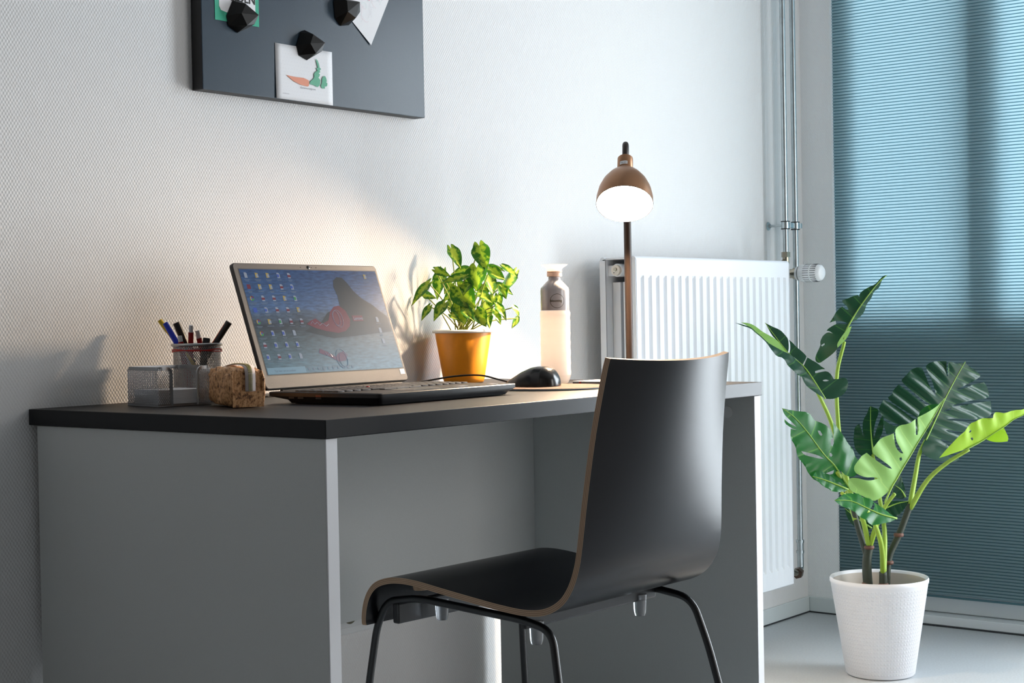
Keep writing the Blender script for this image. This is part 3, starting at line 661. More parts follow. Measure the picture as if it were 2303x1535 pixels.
# screen half, tilted back
a_ = .344; eu = Vector((0, math.sin(a_), math.cos(a_))); nn_ = Vector((0, -math.cos(a_), math.sin(a_)))
SM = frame((0, LD, LZ), (1, 0, 0), eu, nn_)
q = MB(); loft(q, [rr(0, .370, .004, .231, -.0075, .007), rr(0, .370, .004, .231, -.0012, .007), rr(.0015, .3685, .0055, .2295, 0, .006)]); 
lid = MB(); lid.add([tuple(SM @ Vector(p)) for p in q.v], q.f); lid.mi = [0 if i >= 21*0+len(q.f)-22 else 1 for i in range(len(q.f))]
lido = lid.build('screen_lid', [M['lap_bezel'], M['lap_black']], LP, smooth=True, auto=25)
X0, X1, V0, V1 = .0125, .3635, .029, .2195
def sflat(pts, h, name, mat, parent, mats=None):
    return MB().poly([tuple(SM @ Vector((u, v_, h))) for u, v_ in pts]).build(name, mat, parent)
MB().poly([tuple(SM @ Vector((u, v_, .00015))) for u, v_ in ((X0-.0018, V0-.0018), (X1+.0018, V0-.0018), (X1+.0018, V1+.0018), (X0-.0018, V1+.0018))]).build('screen_border', M['darkslot'], lido)
q = MB(); q.add([tuple(SM @ Vector((u, v_, .0003))) for u, v_ in ((X0, V0), (X1, V0), (X1, V1), (X0, V1))], [(0, 1, 2, 3)], 0, None, [((0, 0), (1, 0), (1, 1), (0, 1))])
dsp = q.build('display', M['screen'], lido)
h0 = .0005
sflat([(.236, .128), (.240, .170), (.236, .188), (.240, .200), (.252, .207), (.266, .206), (.276, .196), (.287, .180), (.305, .165), (.330, .152), (.345, .140), (.36, .13), (.36, .10), (.20, .09), (.13, .105), (.15, .112), (.18, .122), (.20, .138), (.225, .146)], h0, 'rock_print', M['scr_rock'], dsp)
sflat([(.140, .118), (.160, .110), (.185, .104), (.215, .100), (.235, .103), (.250, .112), (.256, .125), (.250, .142), (.236, .152), (.222, .150), (.208, .140), (.198, .124), (.180, .118), (.166, .128), (.152, .124)], h0+.0001, 'red_cave_print', M['scr_red'], dsp)
ring = MB()
for cu, cv, ru, rv in ((.224, .127, .012, .0165), (.220, .128, .0085, .014), (.205, .052, .014, .018), (.208, .050, .010, .014)):
    pts = [SM @ Vector((cu+ru*math.cos(g), cv+rv*math.sin(g), h0+.0003)) for g in [k*2*math.pi/24 for k in range(25)]]; ring.tube(pts, .00035, 4)
for pts in ([(.150, .118), (.156, .123), (.160, .117), (.167, .121), (.172, .115), (.180, .119), (.188, .113), (.196, .117)], [(.165, .065), (.170, .058), (.176, .064), (.182, .056)]):
    ring.tube([SM @ Vector((u, v_, h0+.0003)) for u, v_ in pts], .0004, 4)
ring.build('light_trail_print', M['scr_white'], dsp)
sflat([(.155, .072), (.175, .064), (.190, .056), (.200, .062), (.214, .066), (.222, .058), (.214, .048), (.196, .046), (.170, .058), (.150, .064)], h0+.0001, 'reflection_print', M['scr_pink'], dsp)
sflat([(.263, .1215), (.291, .1215), (.291, .1325), (.263, .1325)], h0+.00015, 'logo_tag', M['scr_red'], dsp)
text('Lenovo', .0085, 'logo_lettering', M['scr_white'], dsp, SM @ frame((.2655, .1243, h0+.00025), (1, 0, 0), (0, 1, 0), (0, 0, 1)), bold=.0001)
sflat([(X0+.001, V0+.0005), (.106, V0+.0005), (.106, V0+.012), (X0+.001, V0+.012)], h0+.0001, 'search_bar', M['scr_bar'], dsp)
text('Typ hier om te zoeken', .0055, 'search_text', M['scr_pale'], dsp, SM @ frame((.030, V0+.0042, h0+.0002), (1, 0, 0), (0, 1, 0), (0, 0, 1)))
ic = MB(); T = lambda u, v_: tuple(SM @ Vector((u, v_, h0+.0002)))
def icon(u, v_, kind):
    s2 = .0042
    T2 = lambda a, b: tuple(SM @ Vector((a, b, h0+.0003)))
    if kind in 'wxpo':
        ic.poly([T(u-.0034, v_-.005), T(u+.0034, v_-.005), T(u+.0034, v_+.003), T(u+.0014, v_+.005), T(u-.0034, v_+.005)], 0)
        if kind == 'p': ic.poly([T2(u-.0038, v_-.0028), T2(u+.0038, v_-.0028), T2(u+.0038, v_+.0012), T2(u-.0038, v_+.0012)], 1)
        if kind in 'wx': ic.poly([T2(u-.0034, v_-.003), T2(u+.0014, v_-.003), T2(u+.0014, v_+.0022), T2(u-.0034, v_+.0022)], 2 if kind == 'w' else 4)
    elif kind == 'f':
        ic.poly([T(u-.0036, v_-.0048), T(u+.0032, v_-.004), T(u+.0032, v_+.004), T(u-.0036, v_+.0048)], 3); ic.poly([T2(u-.001, v_-.0035), T2(u+.0035, v_-.0035), T2(u+.0035, v_+.002), T2(u-.001, v_+.002)], 0)
    elif kind == 'c':
        for k, mi_ in ((0, 1), (1, 3), (2, 4)):
            ic.poly([T(u, v_)]+[T(u+.0046*math.cos(g), v_+.0046*math.sin(g)) for g in [k*2.094+j*.35 for j in range(7)]], mi_)
        ic.poly([T2(u+.002*math.cos(g), v_+.002*math.sin(g)) for g in [j*.785 for j in range(8)]], 2)
    elif kind == 'r': ic.poly([T(u-s2, v_-s2), T(u+s2, v_-s2), T(u+s2, v_+s2), T(u-s2, v_+s2)], 1)
    elif kind == 't': ic.poly([T(u-s2, v_-s2), T(u+s2, v_-s2), T(u+s2, v_+s2), T(u-s2, v_+s2)], 2)
    wl = R_.uniform(.005, .009); ic.poly([T(u-wl, v_-.0088), T(u+wl, v_-.0088), T(u+wl, v_-.0079), T(u-wl, v_-.0079)], 5)
    if R_.random() < .5: ic.poly([T(u-wl*.7, v_-.0108), T(u+wl*.7, v_-.0108), T(u+wl*.7, v_-.0100), T(u-wl*.7, v_-.0100)], 5)
grid = ['offwp', 'rffpw', 'cppfx', 'twppf', 'cfxpp', 'cwwo', 'pwww', 'wpwo']
for r_i, rw in enumerate(grid):
    for c_i, k in enumerate(rw): icon(.0245+c_i*.0262, .2085-r_i*.0212, k)
icon(.330, .2085, 'f'); icon(.330, .124, 'o'); icon(.330, .103, 'o'); icon(.330, .082, 'o')
for j in range(10): u = .114+j*.0125; ic.poly([T(u-.0022, V0+.0045), T(u+.0022, V0+.0045), T(u+.0022, V0+.009), T(u-.0022, V0+.009)], 5)
ic.build('desktop_icons', [M['scr_white'], M['scr_red'], M['scr_blue'], M['scr_yel'], M['scr_grn'], M['scr_pale']], dsp)['kind'] = 'stuff'
MB().lathe([(.0, .0009), (.0026, .0009), (.0034, .0005), (.0034, 0)], 20, 0, SM @ Matrix.Translation((.185, .2248, 0))).build('webcam', M['lens'], lido, smooth=True, auto=30)
for du in (-.020, .008, .020): MB().lathe([(0, .0004), (.0007, .0004), (.0007, 0)], 8, 0, SM @ Matrix.Translation((.185+du, .2248, 0))).build('microphone_hole', M['lens'], lido)
sflat([(.352, .0165), (.3645, .0165), (.3645, .0265), (.352, .0265)], .0004, 'bezel_sticker', M['sticker'], lido)
MB().tube([tuple((.03, LD-.004, LZ-.003)), (.34, LD-.004, LZ-.003)], .0052, 12).build('hinge', M['lap_black'], LP, smooth=True, auto=40)

# ------------------------------------------------------------------ mouse, mat, cable
mp_ = thing('mouse_mat', 'round cork mouse mat with a dark edge under the mouse', 'mat', (.850, -.430, DH))
MB().lathe([(.108, .0004), (.110, .0008), (.110, .0030), (.1095, .0034), (.0, .0034)], 64, 0).build('mat_body', M['pad_edge'], mp_, smooth=True, auto=30)
MB().lathe([(.1092, .0035), (.1085, .0041), (0, .0041)], 64).build('cork_top', M['cork'], mp_, smooth=True, auto=30)
ms = thing('mouse', 'black wired computer mouse on the round cork mat', 'mouse', (.846, -.394, DH+.0042), .10)
def interp(x, tab):
    for (a, p), (b, q_) in zip(tab, tab[1:]):
        if x <= b: return lerp(p, q_, (x-a)/(b-a))
    return tab[-1][1]
q = MB()   # nose towards +y
v = []; f = []; NU = 30; NV = 24
for i in range(NU+1):
    t = i/NU; y = lerp(-.052, .056, t)
    ht = interp(1-t, [(0, .05), (.04, .085), (.145, .146), (.325, .25), (.505, .32), (.64, .343), (.775, .336), (.89, .29), (.97, .19), (1, .11)])*.108
    wd = interp(1-t, [(0, .014), (.03, .020), (.10, .0255), (.3, .029), (.6, .031), (.8, .0295), (.92, .024), (.97, .018), (1, .012)])
    for k in range(NV+1):
        g = math.pi*k/NV; cx_ = -math.cos(g); sz = math.sin(g)
        v.append((wd*math.copysign(abs(cx_)**.75, cx_), y, .001+ht*sz**.8))
for i in range(NU):
    for k in range(NV): a = i*(NV+1)+k; f.append((a, a+1, a+NV+2, a+NV+1))
f.append(tuple(range(NV, -1, -1))); f.append(tuple(NU*(NV+1)+k for k in range(NV+1)))
f += [(i*(NV+1), (i+1)*(NV+1), (i+1)*(NV+1)+NV, i*(NV+1)+NV) for i in range(NU)]
q.add(v, f).build('mouse_shell', M['mouse'], ms, smooth=True, auto=50)
MB().tube([(-.0035, .030, .0150), (.0035, .030, .0150)], .0085, 20).build('scroll_wheel', M['rubber'], ms, smooth=True, auto=40)
q = MB(); q.add([(.0314*math.cos(g)*.99, -.004+.0478*math.sin(g)*1.0, z) for z in (.0012, .0035) for g in [k*2*math.pi/40 for k in range(40)]], [(k, (k+1) % 40, 40+(k+1) % 40, 40+k) for k in range(40)]+[tuple(range(40))]); q.build('base_plate', M['mouse_s'], ms, smooth=True, auto=40)
cb = cr([(.841, -.338, DH+.011), (.838, -.315, DH+.016), (.835, -.270, DH+.024), (.820, -.215, DH+.022), (.770, -.165, DH+.012), (.69, -.120, DH+.004), (.60, -.115, DH+.0022), (.45, -.13, DH+.0022), (.36, -.16, DH+.004)], 8)
tag(MB().tube(cb, .0017, 8).build('mouse_cable', M['rubber'], None, smooth=True), 'thin black cable from the mouse to behind the laptop', 'cable')

# ------------------------------------------------------------------ notebook under lamp side
nb = thing('notebook', 'thin white-topped notebook with grey side and red mark at the desk right', 'notebook', (1.020, -.357, DH), 0)
MB().box2((0, -.30, .0003), (.083, 0, .0048)).build('page_block', P('notebook_grey_side', (.30, .26, .27), .6), nb)
MB().box2((0, -.30, .0049), (.083, 0, .0056)).build('cover', M['paper'], nb)
MB().box2((-.0005, -.021, .0004), (.0003, -.016, .0048)).build('red_mark', M['red'], nb)

# ------------------------------------------------------------------ bottle
bo = thing('drinking_bottle', 'white reusable bottle with grey cup section printed blooming', 'bottle', (1.028, -.310, DH), 0); bo.scale = (1, 1, .968)
k_ = .24/266
pr = [(0, .0), (.020, .0), (.0245, .002), (.0275, .008), (.0300, .018)]
for i in range(22):
    z = .018+i*(.148-.018)/21; pr.append((.0302+.0005*math.sin(i*1.9), z))
pr += [(.0296, .1500), (.0296, .152)]
MB().lathe(pr, 40).build('bottle_body', M['bottle_w'], bo, smooth=True, auto=60)
MB().lathe([(.0288, .1525), (.0290, .153), (.0290, .193), (.0282, .199), (.0170, .2115), (.0125, .2155), (.0120, .2225)], 40).build('grey_cup', M['bottle_g'], bo, smooth=True, auto=45)
MB().lathe([(.0125, .2228), (.0150, .2232), (.0150, .2300), (.0142, .2312), (.0152, .2322), (.0148, .234), (0, .234)], 32).build('thread_ring', M['bottle_o'], bo, smooth=True, auto=40)
MB().lathe([(.0148, .2343), (.0150, .2375), (.0170, .2405), (.0262, .2465), (.0268, .2480), (.0, .2482)], 40).build('spout_cap', M['cap_w'], bo, smooth=True, auto=40)
# round logo on the side facing the room
ga = math.atan2(-(-.310+2.235), -(1.028+1.541))+.17
rg = MB(); nseg = 40
for k in range(nseg):
    def pt(g, r): hx = r*math.cos(g)/.0291; return (.02915*math.cos(ga+hx), .02915*math.sin(ga+hx), .172+r*math.sin(g))
    g0, g1 = 2*math.pi*k/nseg, 2*math.pi*(k+1)/nseg; rg.poly([pt(g0, .0140), pt(g1, .0140), pt(g1, .0148), pt(g0, .0148)])
rg.build('logo_ring', P('logo_ink', (.07, .06, .03), .5), bo)
tx = text('blooming', .0068, 'logo_lettering', P('logo_text_ink', (.10, .08, .03), .5), bo, frame((-.0140, -.0018, 0), (1, 0, 0), (0, 1, 0), (0, 0, 1)), bold=.00012, sx=.95)
for vv in tx.data.vertices:
    h_ = vv.co.x/.0292; zz = vv.co.y+.172+.0; rr2 = .02925+vv.co.z; vv.co = (rr2*math.cos(ga+h_), rr2*math.sin(ga+h_), zz)

# ------------------------------------------------------------------ desk lamp
LX, LY = 1.300, -.305
dl = thing('floor_lamp', 'bronze gooseneck lamp switched on, its slim pole rising behind the desk end', 'lamp', (LX, LY, 0), 0)
DZ = Matrix.Translation((0, 0, .765))
MB().lathe([(.085, .0), (.088, .003), (.088, .010), (.080, .016), (.012, .022), (.0095, .04)], 32).build('base', M['lamp'], dl, smooth=True, auto=40)
hd = Vector((-.850, -.530, 0))   # towards the room
MB().tube([(0, 0, .02), (0, 0, .765+.455)], .0082, 16).build('pole', M['lamp'], dl, smooth=True, auto=60)
neck = cr([(0, 0, .455), (0, 0, .472), tuple(hd*.012+Vector((0, 0, .484))), tuple(hd*.032+Vector((0, 0, .482))), tuple(hd*.046+Vector((0, 0, .466))), tuple(hd*.052+Vector((0, 0, .452)))], 10)
rad_n = [(.0066 if k % 2 else .0057) for k in range(len(neck))]
MB().tube([DZ @ p for p in neck], rad_n, 14).build('gooseneck', M['lamp'], dl, smooth=True, auto=80)
ax = (hd*.58+Vector((0, 0, -.81))).normalized(); c0 = hd*.050+Vector((0, 0, .454))
yx = Vector((0, 0, 1)).cross(ax).normalized(); HM = DZ @ frame(c0, yx, ax.cross(yx), ax)
MB().lathe([(0, 0), (.0135, .001), (.0165, .004), (.0168, .034), (.0150, .037), (0, .037)], 28, 0, HM).build('socket', M['copper'], dl, smooth=True, auto=40)
spf = [(.015, .034), (.023, .041), (.0355, .054), (.047, .071), (.0548, .090), (.0588, .110), (.0594, .126)]
spi = [(r-.0014, z+.0006) for r, z in spf]
q = MB().lathe(spf, 40, 0, HM, cap=False); q.build('lamp_shade', M['copper'], dl, smooth=True)
q = MB().lathe(spi[::-1], 40, 0, HM, cap=False).build('shade_lining', M['shade_in'], dl, smooth=True)
MB().lathe([(.0580, .1268), (.0594, .126), (.0596, .1266), (.0580, .1272)], 40, 0, HM, cap=False).build('shade_rim', M['lamp'], dl, smooth=True)
blb = [(0, .045), (.012, .046), (.014, .056), (.022, .074), (.0265, .092), (.0255, .106), (.018, .117), (.008, .1215), (0, .1222)]
MB().lathe(blb, 28, 0, HM).build('bulb', M['bulb'], dl, smooth=True)
vl = HM.inverted().to_3x3() @ Vector((-.86, -.50, 0)); HR = HM @ Matrix.Rotation(math.atan2(vl.y, vl.x)-math.pi/2+math.pi+.12, 4, 'Z')
lb = MB()
for k in range(10):
    a0, a1 = -.50+k*.1, -.40+k*.1; lb.add([(.0171*math.sin(a), -.0171*math.cos(a), z) for a, z in ((a0, .0225), (a1, .0225), (a1, .031), (a0, .031))], [(0, 1, 2, 3)], 0, HR)
lb.build('rating_label', M['paper'], dl)
text('MAX 40W', .0032, 'label_lettering', M['ink'], dl, HR @ frame((.0072, -.0175, .0287), (-1, 0, 0), (0, 0, -1), (0, -1, 0)))

# ------------------------------------------------------------------ potted small plant
PO = Vector((1.008, -.083, DH)); yawp = math.radians(38.4-90+.3)
sp_ = thing('potted_plant', 'small variegated arrowhead plant in an orange pot with white rim', 'plant', PO, yawp)
MB().lathe([(0, .001), (.0400, .001), (.0415, .002), (.0440, .010), (.0590, .104), (.0585, .106), (.0560, .104), (.053, .09), (0, .088)], 48).build('pot', M['pot_orange'], sp_, smooth=True, auto=40)
MB().lathe([(.0598, .1045), (.0640, .1050), (.0650, .1075), (.0645, .110), (.0600, .1115), (.0565, .109), (.0560, .104)], 48, cap=False).build('pot_rim', M['pot_rim'], sp_, smooth=True)
MB().lathe([(.0558, .092), (.03, .097), (0, .099)], 32).build('soil', M['soil'], sp_, smooth=True)
LV = [(755, 60, 815, 290, 150), (485, 70, 580, 255, 110), (385, 290, 320, 550, 130), (610, 345, 385, 380, 75), (655, 270, 470, 295, 80), (725, 265, 720, 480, 185), (545, 440, 700, 660, 200), (550, 600, 600, 785, 150), (720, 670, 810, 815, 120), (800, 600, 845, 835, 110), (890, 670, 945, 795, 70), (830, 350, 885, 510, 120), (850, 275, 995, 380, 100), (1085, 310, 935, 520, 90), (850, 240, 985, 275, 50), (980, 245, 1120, 350, 75), (900, 420, 1070, 495, 80), (920, 520, 945, 625, 70), (1070, 640, 1125, 735, 65), (1105, 745, 1050, 840, 50), (275, 400, 100, 585, 80), (215, 500, 330, 540, 65), (275, 620, 195, 745, 60), (420, 590, 305, 740, 100), (520, 470, 390, 560, 90), (740, 500, 865, 570, 95), (480, 400, 400, 500, 90), (500, 540, 440, 650, 80), (915, 615, 1000, 740, 70), (330, 270, 470, 330, 70), (475, 700, 560, 755, 60), (640, 400, 590, 520, 120), (780, 420, 800, 540, 110), (880, 540, 830, 640, 90), (600, 640, 690, 760, 90), (960, 440, 1000, 560, 80)]
stems = MB()
def heart(wd, ln, seg=9):
    pts = []
    for i in range(seg+1):
        t = i/seg; y = ln*(1-t)   # tip to base
        pts.append((wd*.5*(math.sin(math.pi*min(1, (t*.82)))**.9)*(1 if t < .8 else 1), y))
    return pts
def ivy_leaf(P_, T_, Nv, wd):
    A = (T_-P_); L_ = A.length; A.normalize(); X = A.cross(Nv).normalized(); Z = X.cross(A)
    v = []; f = []; uv = []; n = 9; cu_ = R_.uniform(.1, .35); tw = R_.uniform(-.3, .3)
    us = [-1, -.78, -.5, -.25, 0, .25, .5, .78, 1]; nu = len(us)
    for i in range(n+1):
        t = i/n; y = L_*t
        hw = wd*.5*interp(t, [(0, .62), (.08, .86), (.2, 1), (.38, .96), (.58, .74), (.78, .42), (.93, .15), (1, .01)])
        for u in us:
            back = -.22*L_*math.sin(math.pi*min(1, abs(u)*.95+.02))*(1-t)**3
            v.append(P_+A*(y+back)+X*(u*hw)+Z*(abs(u)**1.3*hw*.28-cu_*L_*t*t*.7+tw*u*hw*t+.0010*math.sin(8*t+4*u)))
    for i in range(n):
        for k in range(nu-1):
            f.append((i*nu+k, i*nu+k+1, i*nu+k+1+nu, i*nu+k+nu))
            uv.append(((us[k]*.5+.5, i/n), (us[k+1]*.5+.5, i/n), (us[k+1]*.5+.5, (i+1)/n), (us[k]*.5+.5, (i+1)/n)))
    q = MB(); q.add(v, f, 0, None, uv); return q.build('leaf', M['ivy'], sp_, smooth=True)
for i, (x0_, y0_, x1_, y1_, wd) in enumerate(LV):
    cv = lambda x, y: ((x/4.264+900-1036.5)/1066, .1125+(737-(y/4.264+540))/1066)
    a, b = cv(x0_, y0_), cv(x1_, y1_); dpt = R_.uniform(-.045, .05)-abs(a[0])*.1
    if wd > 140: dpt = -.035
    P_ = Vector((a[0], dpt, a[1])); T_ = Vector((b[0], dpt-R_.uniform(.004, .022), b[1])); 
    Nv = Vector((R_.uniform(-.45, .45)+(a[0]*4), -1, R_.uniform(.1, .9)))
    ivy_leaf(P_, T_, Nv, wd/4.264/1066*1.22)
    root = Vector((R_.uniform(-.018, .018), R_.uniform(-.018, .018), .096)); midp = root.lerp(P_, .5)+Vector((P_.x*.12*0, 0, .012))
    stems.tube(cr([root, midp, P_], 5), [.0013]*11, 5)
tag(stems.build('stems', M['stem_g'], sp_, smooth=True), None, None, kind='stuff')

# ------------------------------------------------------------------ mesh pen cup with pens
def diamond_wall(q, w_, h, m4, pitch=.0036, wire=.00042, bend=None):
    # two families of diagonal wires clipped to the w_ x h rectangle
    for sgn in (1, -1):
        k = -int(h/pitch)-1
        while k*pitch < w_+h:
            x0_ = k*pitch; pts = []
            z = 0; xa, za, xb, zb = x0_, 0, x0_+sgn*h*.62, h
            # clip in x
            if sgn < 0: xa, xb = x0_, x0_-h*.62
            def clip(x, z, X, Z, lim):
                return X+(x-X)*(lim-X)/(x-X), 0
            t0, t1 = 0, 1; dx = xb-xa
            for lim, s3 in ((0, 1), (w_, -1)):
                fa, fb = s3*(xa-lim), s3*(xb-lim)
                if fa < 0 and fb < 0: t0 = 2; break
                if fa < 0: t0 = max(t0, fa/(fa-fb))
                if fb < 0: t1 = min(t1, fa/(fa-fb))
            if t0 < t1:
                n = 1 if not bend else max(2, int((t1-t0)*8)); 
                for j in range(n):
                    s0, s1 = t0+(t1-t0)*j/n, t0+(t1-t0)*(j+1)/n
                    c = [(xa+dx*s0, h*s0), (xa+dx*s1, h*s1)]
                    v = [(c[0][0]-wire, 0, c[0][1]), (c[0][0]+wire, 0, c[0][1]), (c[1][0]+wire, 0, c[1][1]), (c[1][0]-wire, 0, c[1][1])]
                    if bend: v = [bend(p) for p in v]
                    q.add(v, [(0, 1, 2, 3)], 0, m4)
            k += 1
CUP = Vector((.284, -.088, DH)); cup = thing('pen_cup', 'round silver wire-mesh pen cup with a rubber band, full of pens', 'pen cup', CUP, .3)
CR, CH = .0405, .098
q = MB(); diamond_wall(q, 2*math.pi*CR, CH, None, .0034, .00048, bend=lambda p: (CR*math.cos(p[0]/CR), CR*math.sin(p[0]/CR), p[2]+.001))
tag(q.build('mesh_wall', M['silver'], cup, solid=.0005), None, None, kind='stuff')
def torus(R0, z, r, seg=48, s2=10):
    return [(R0*math.cos(2*math.pi*k/seg), R0*math.sin(2*math.pi*k/seg), z) for k in range(seg+1)]
MB().tube(torus(.0420, CH, 0), .0028, 10).build('rim', M['silver'], cup, smooth=True)
MB().lathe([(0, .0002), (.0425, .0002), (.0430, .002), (.0415, .0042), (0, .0042)], 40).build('base_disc', M['silver'], cup, smooth=True, auto=40)
tag(MB().tube([(.0422*math.cos(a), .0422*math.sin(a), CH-.009+.0012*math.sin(3*a)) for a in [2*math.pi*k/40 for k in range(41)]], .0011, 6).tube([(.0426*math.cos(a), .0426*math.sin(a), CH-.0105+.0016*math.sin(2*a+1)) for a in [2*math.pi*k/40 for k in range(41)]], .0010, 6).build('rubber_band', M['rband'], None, smooth=True, loc=CUP, rot=(0, 0, .3)), 'red rubber band doubled around the mesh pen cup below its rim', 'rubber band')
ux = Vector((.62, -.785, 0)); uy = Vector((.785, .62, 0))  # right and away, seen from the room
def pen(name, label, cat, bx, by, tx_, ty_, tz, parts):
    # bottom inside cup at (bx,by) and top (tx,ty,tz), in the right/away frame; parts = [(name, f0, f1, r0, r1, mat)]
    b = CUP+ux*bx+uy*by+Vector((0, 0, .0085)); t = CUP+ux*tx_+uy*ty_+Vector((0, 0, tz)); d = t-b; L_ = d.length; z = d.normalized(); x = z.orthogonal().normalized()
    e = thing(name, label, cat, b, 0); e.rotation_mode = 'QUATERNION'; e.rotation_quaternion = frame((0, 0, 0), x, z.cross(x), z).to_quaternion()
    for nm, f0, f1, r0, r1, mt in parts: MB().tube([(0, 0, L_*f0), (0, 0, L_*(f0+.001)), (0, 0, L_*(f1-.003)), (0, 0, L_*f1)], [r0*.8, r0, r1, r1*.75], 14).build(nm, M[mt], e, smooth=True, auto=50)
    return e
pen('marker', 'yellow marker leaning left out of the pen cup', 'marker', .0339, -.0032, -.0650, .0054, .1415, [('barrel', 0, .85, .0038, .0040, 'pen_y'), ('cap', .852, 1, .0043, .0042, 'pen_y')])
e_ = pen('ballpoint_pen', 'clear ballpoint with a tall blue cap at the cup left', 'pen', .0188, -.0072, -.0520, -.0113, .1370, [('barrel', 0, .66, .0037, .0037, 'clearpen'), ('cap', .661, 1, .0053, .0045, 'pen_b')])
MB().box((.0060, 0, .112), (.0014, .003, .036)).build('pocket_clip', M['pen_b'], e_, bevel=.0006)
pen('black_marker', 'thick black marker behind the blue-capped pen', 'marker', .0096, .0303, -.0385, .0160, .1370, [('barrel', 0, .7, .0060, .0060, 'pen_k'), ('cap', .701, 1, .0065, .0063, 'pen_k')])
pen('mechanical_pencil', 'dark red pencil with white eraser, tallest of the three red ones', 'pencil', -.0186, .0234, -.0090, -.0011, .1320, [('barrel', 0, .90, .0050, .0046, 'pen_r'), ('eraser', .901, 1, .0037, .0037, 'pen_w')])
pen('mechanical_pencil', 'dark red pencil with white eraser, right of the tallest red one', 'pencil', .0210, .0257, -.0020, .0145, .1225, [('barrel', 0, .88, .0050, .0048, 'pen_r'), ('eraser', .881, 1, .0040, .0040, 'pen_w')])
pen('mechanical_pencil', 'dark red pencil with white eraser, lowest at the cup front', 'pencil', -.0082, -.0218, -.0250, -.0220, .1140, [('barrel', 0, .90, .0050, .0048, 'pen_r'), ('eraser', .901, 1, .0040, .0040, 'pen_w')])
e_ = pen('craft_knife', 'black and orange knife handle leaning right out of the pen cup', 'knife', -.0300, .0075, .0555, .0091, .1365, [('handle', .52, 1, .0048, .0060, 'pen_k')])
MB().box((0, .0046, .118), (.006, .0022, .060)).build('orange_inlay', M['orange_r'], e_, bevel=.0008); MB().box((0, 0, .040), (.008, .0012, .076)).build('blade', M['silver'], e_)
e_ = pen('pocket_block', 'small black block standing in the pen cup right side', 'stationery', .0078, -.0277, .0190, -.0057, .1110, [])
MB().box((0, 0, .0515), (.0135, .0120, .103)).build('body', M['pen_k'], e_, bevel=.0015); MB().box((0, -.0062, .040), (.010, .0008, .06)).build('side_strip', M['silver'], e_)

# ------------------------------------------------------------------ mesh note tray with paper block
TR = thing('note_tray', 'square silver wire-mesh note holder with an open front', 'tray', (.118, -.186, DH), -.157)
S_, TH_ = .098, .062
q = MB(); mm = Matrix.Identity(4)
fA = frame((0, S_, 0), (0, -1, 0), (1, 0, 0), (0, 0, 1)); fB = frame((S_, S_, 0), (-1, 0, 0), (0, -1, 0), (0, 0, 1)); fC = frame((S_, 0, 0), (0, 1, 0), (-1, 0, 0), (0, 0, 1)); fD = frame((0, 0, 0), (1, 0, 0), (0, 1, 0), (0, 0, 1)); fE = frame((.076, 0, 0), (1, 0, 0), (0, 1, 0), (0, 0, 1))
diamond_wall(q, S_, TH_, fA); diamond_wall(q, S_, TH_, fB); diamond_wall(q, S_, TH_, fC); diamond_wall(q, .022, TH_, fD); diamond_wall(q, .022, TH_, fE)
tag(q.build('mesh_wall', M['silver'], TR, solid=.0005), None, None, kind='stuff')
rp = arcpath([(.024, 0, .002), (.024, 0, TH_), (0, 0, TH_), (0, S_, TH_), (S_, S_, TH_), (S_, 0, TH_), (.074, 0, TH_), (.074, 0, .002)], .009, 5)
def ribbon(path, wd, thk, name, mat, par):
    q = MB(); P0 = [Vector(p) for p in path]; n = len(P0); v = []; f = []
    for i, p in enumerate(P0):
        t = (P0[min(i+1, n-1)]-P0[max(i-1, 0)]).normalized(); out = Vector((p.x-S_/2, p.y-S_/2, 0)); a = t.cross(out).normalized() if t.cross(out).length > 1e-4 else Vector((0, 0, 1)); b = t.cross(a).normalized()
        for s1, s2 in ((-1, -1), (1, -1), (1, 1), (-1, 1)): v.append(p+a*s1*wd/2+b*s2*thk/2)
    for i in range(n-1):
        for k in range(4): f.append((i*4+k, i*4+(k+1) % 4, (i+1)*4+(k+1) % 4, (i+1)*4+k))
    f += [(3, 2, 1, 0), tuple((n-1)*4+k for k in range(4))]
    q.add(v, f); return q.build(name, mat, par, smooth=True, auto=50)
ribbon(rp, .0060, .0016, 'rim_band', M['silver'], TR)
MB().box2((-.001, -.001, .0003), (S_+.001, S_+.001, .0016)).build('tray_floor', M['silver'], TR, bevel=.0004)
ribbon([(0, 0, .0025), (0, S_, .0025), (S_, S_, .0025), (S_, 0, .0025), (0, 0, .0025)], .004, .0016, 'bottom_band', M['silver'], TR)
pb = thing('paper_block', 'block of loose white note sheets lying in the mesh tray', 'paper', (.118, -.186, DH+.0018), -.157)
for k in range(14):
    dx, dy = R_.uniform(-.0006, .0006), R_.uniform(-.0006, .0006)
    MB().box2((.007+dx, .006+dy, k*.0018), (.091+dx, .090+dy, k*.0018+.0016)).build('sheet_stack', M['paper'], pb)

# ------------------------------------------------------------------ cork pouch
pz = thing('pencil_pouch', 'brown cork-leather zip pouch beside the mesh pen cup', 'pouch', (.142, -.330, DH), math.radians(66))
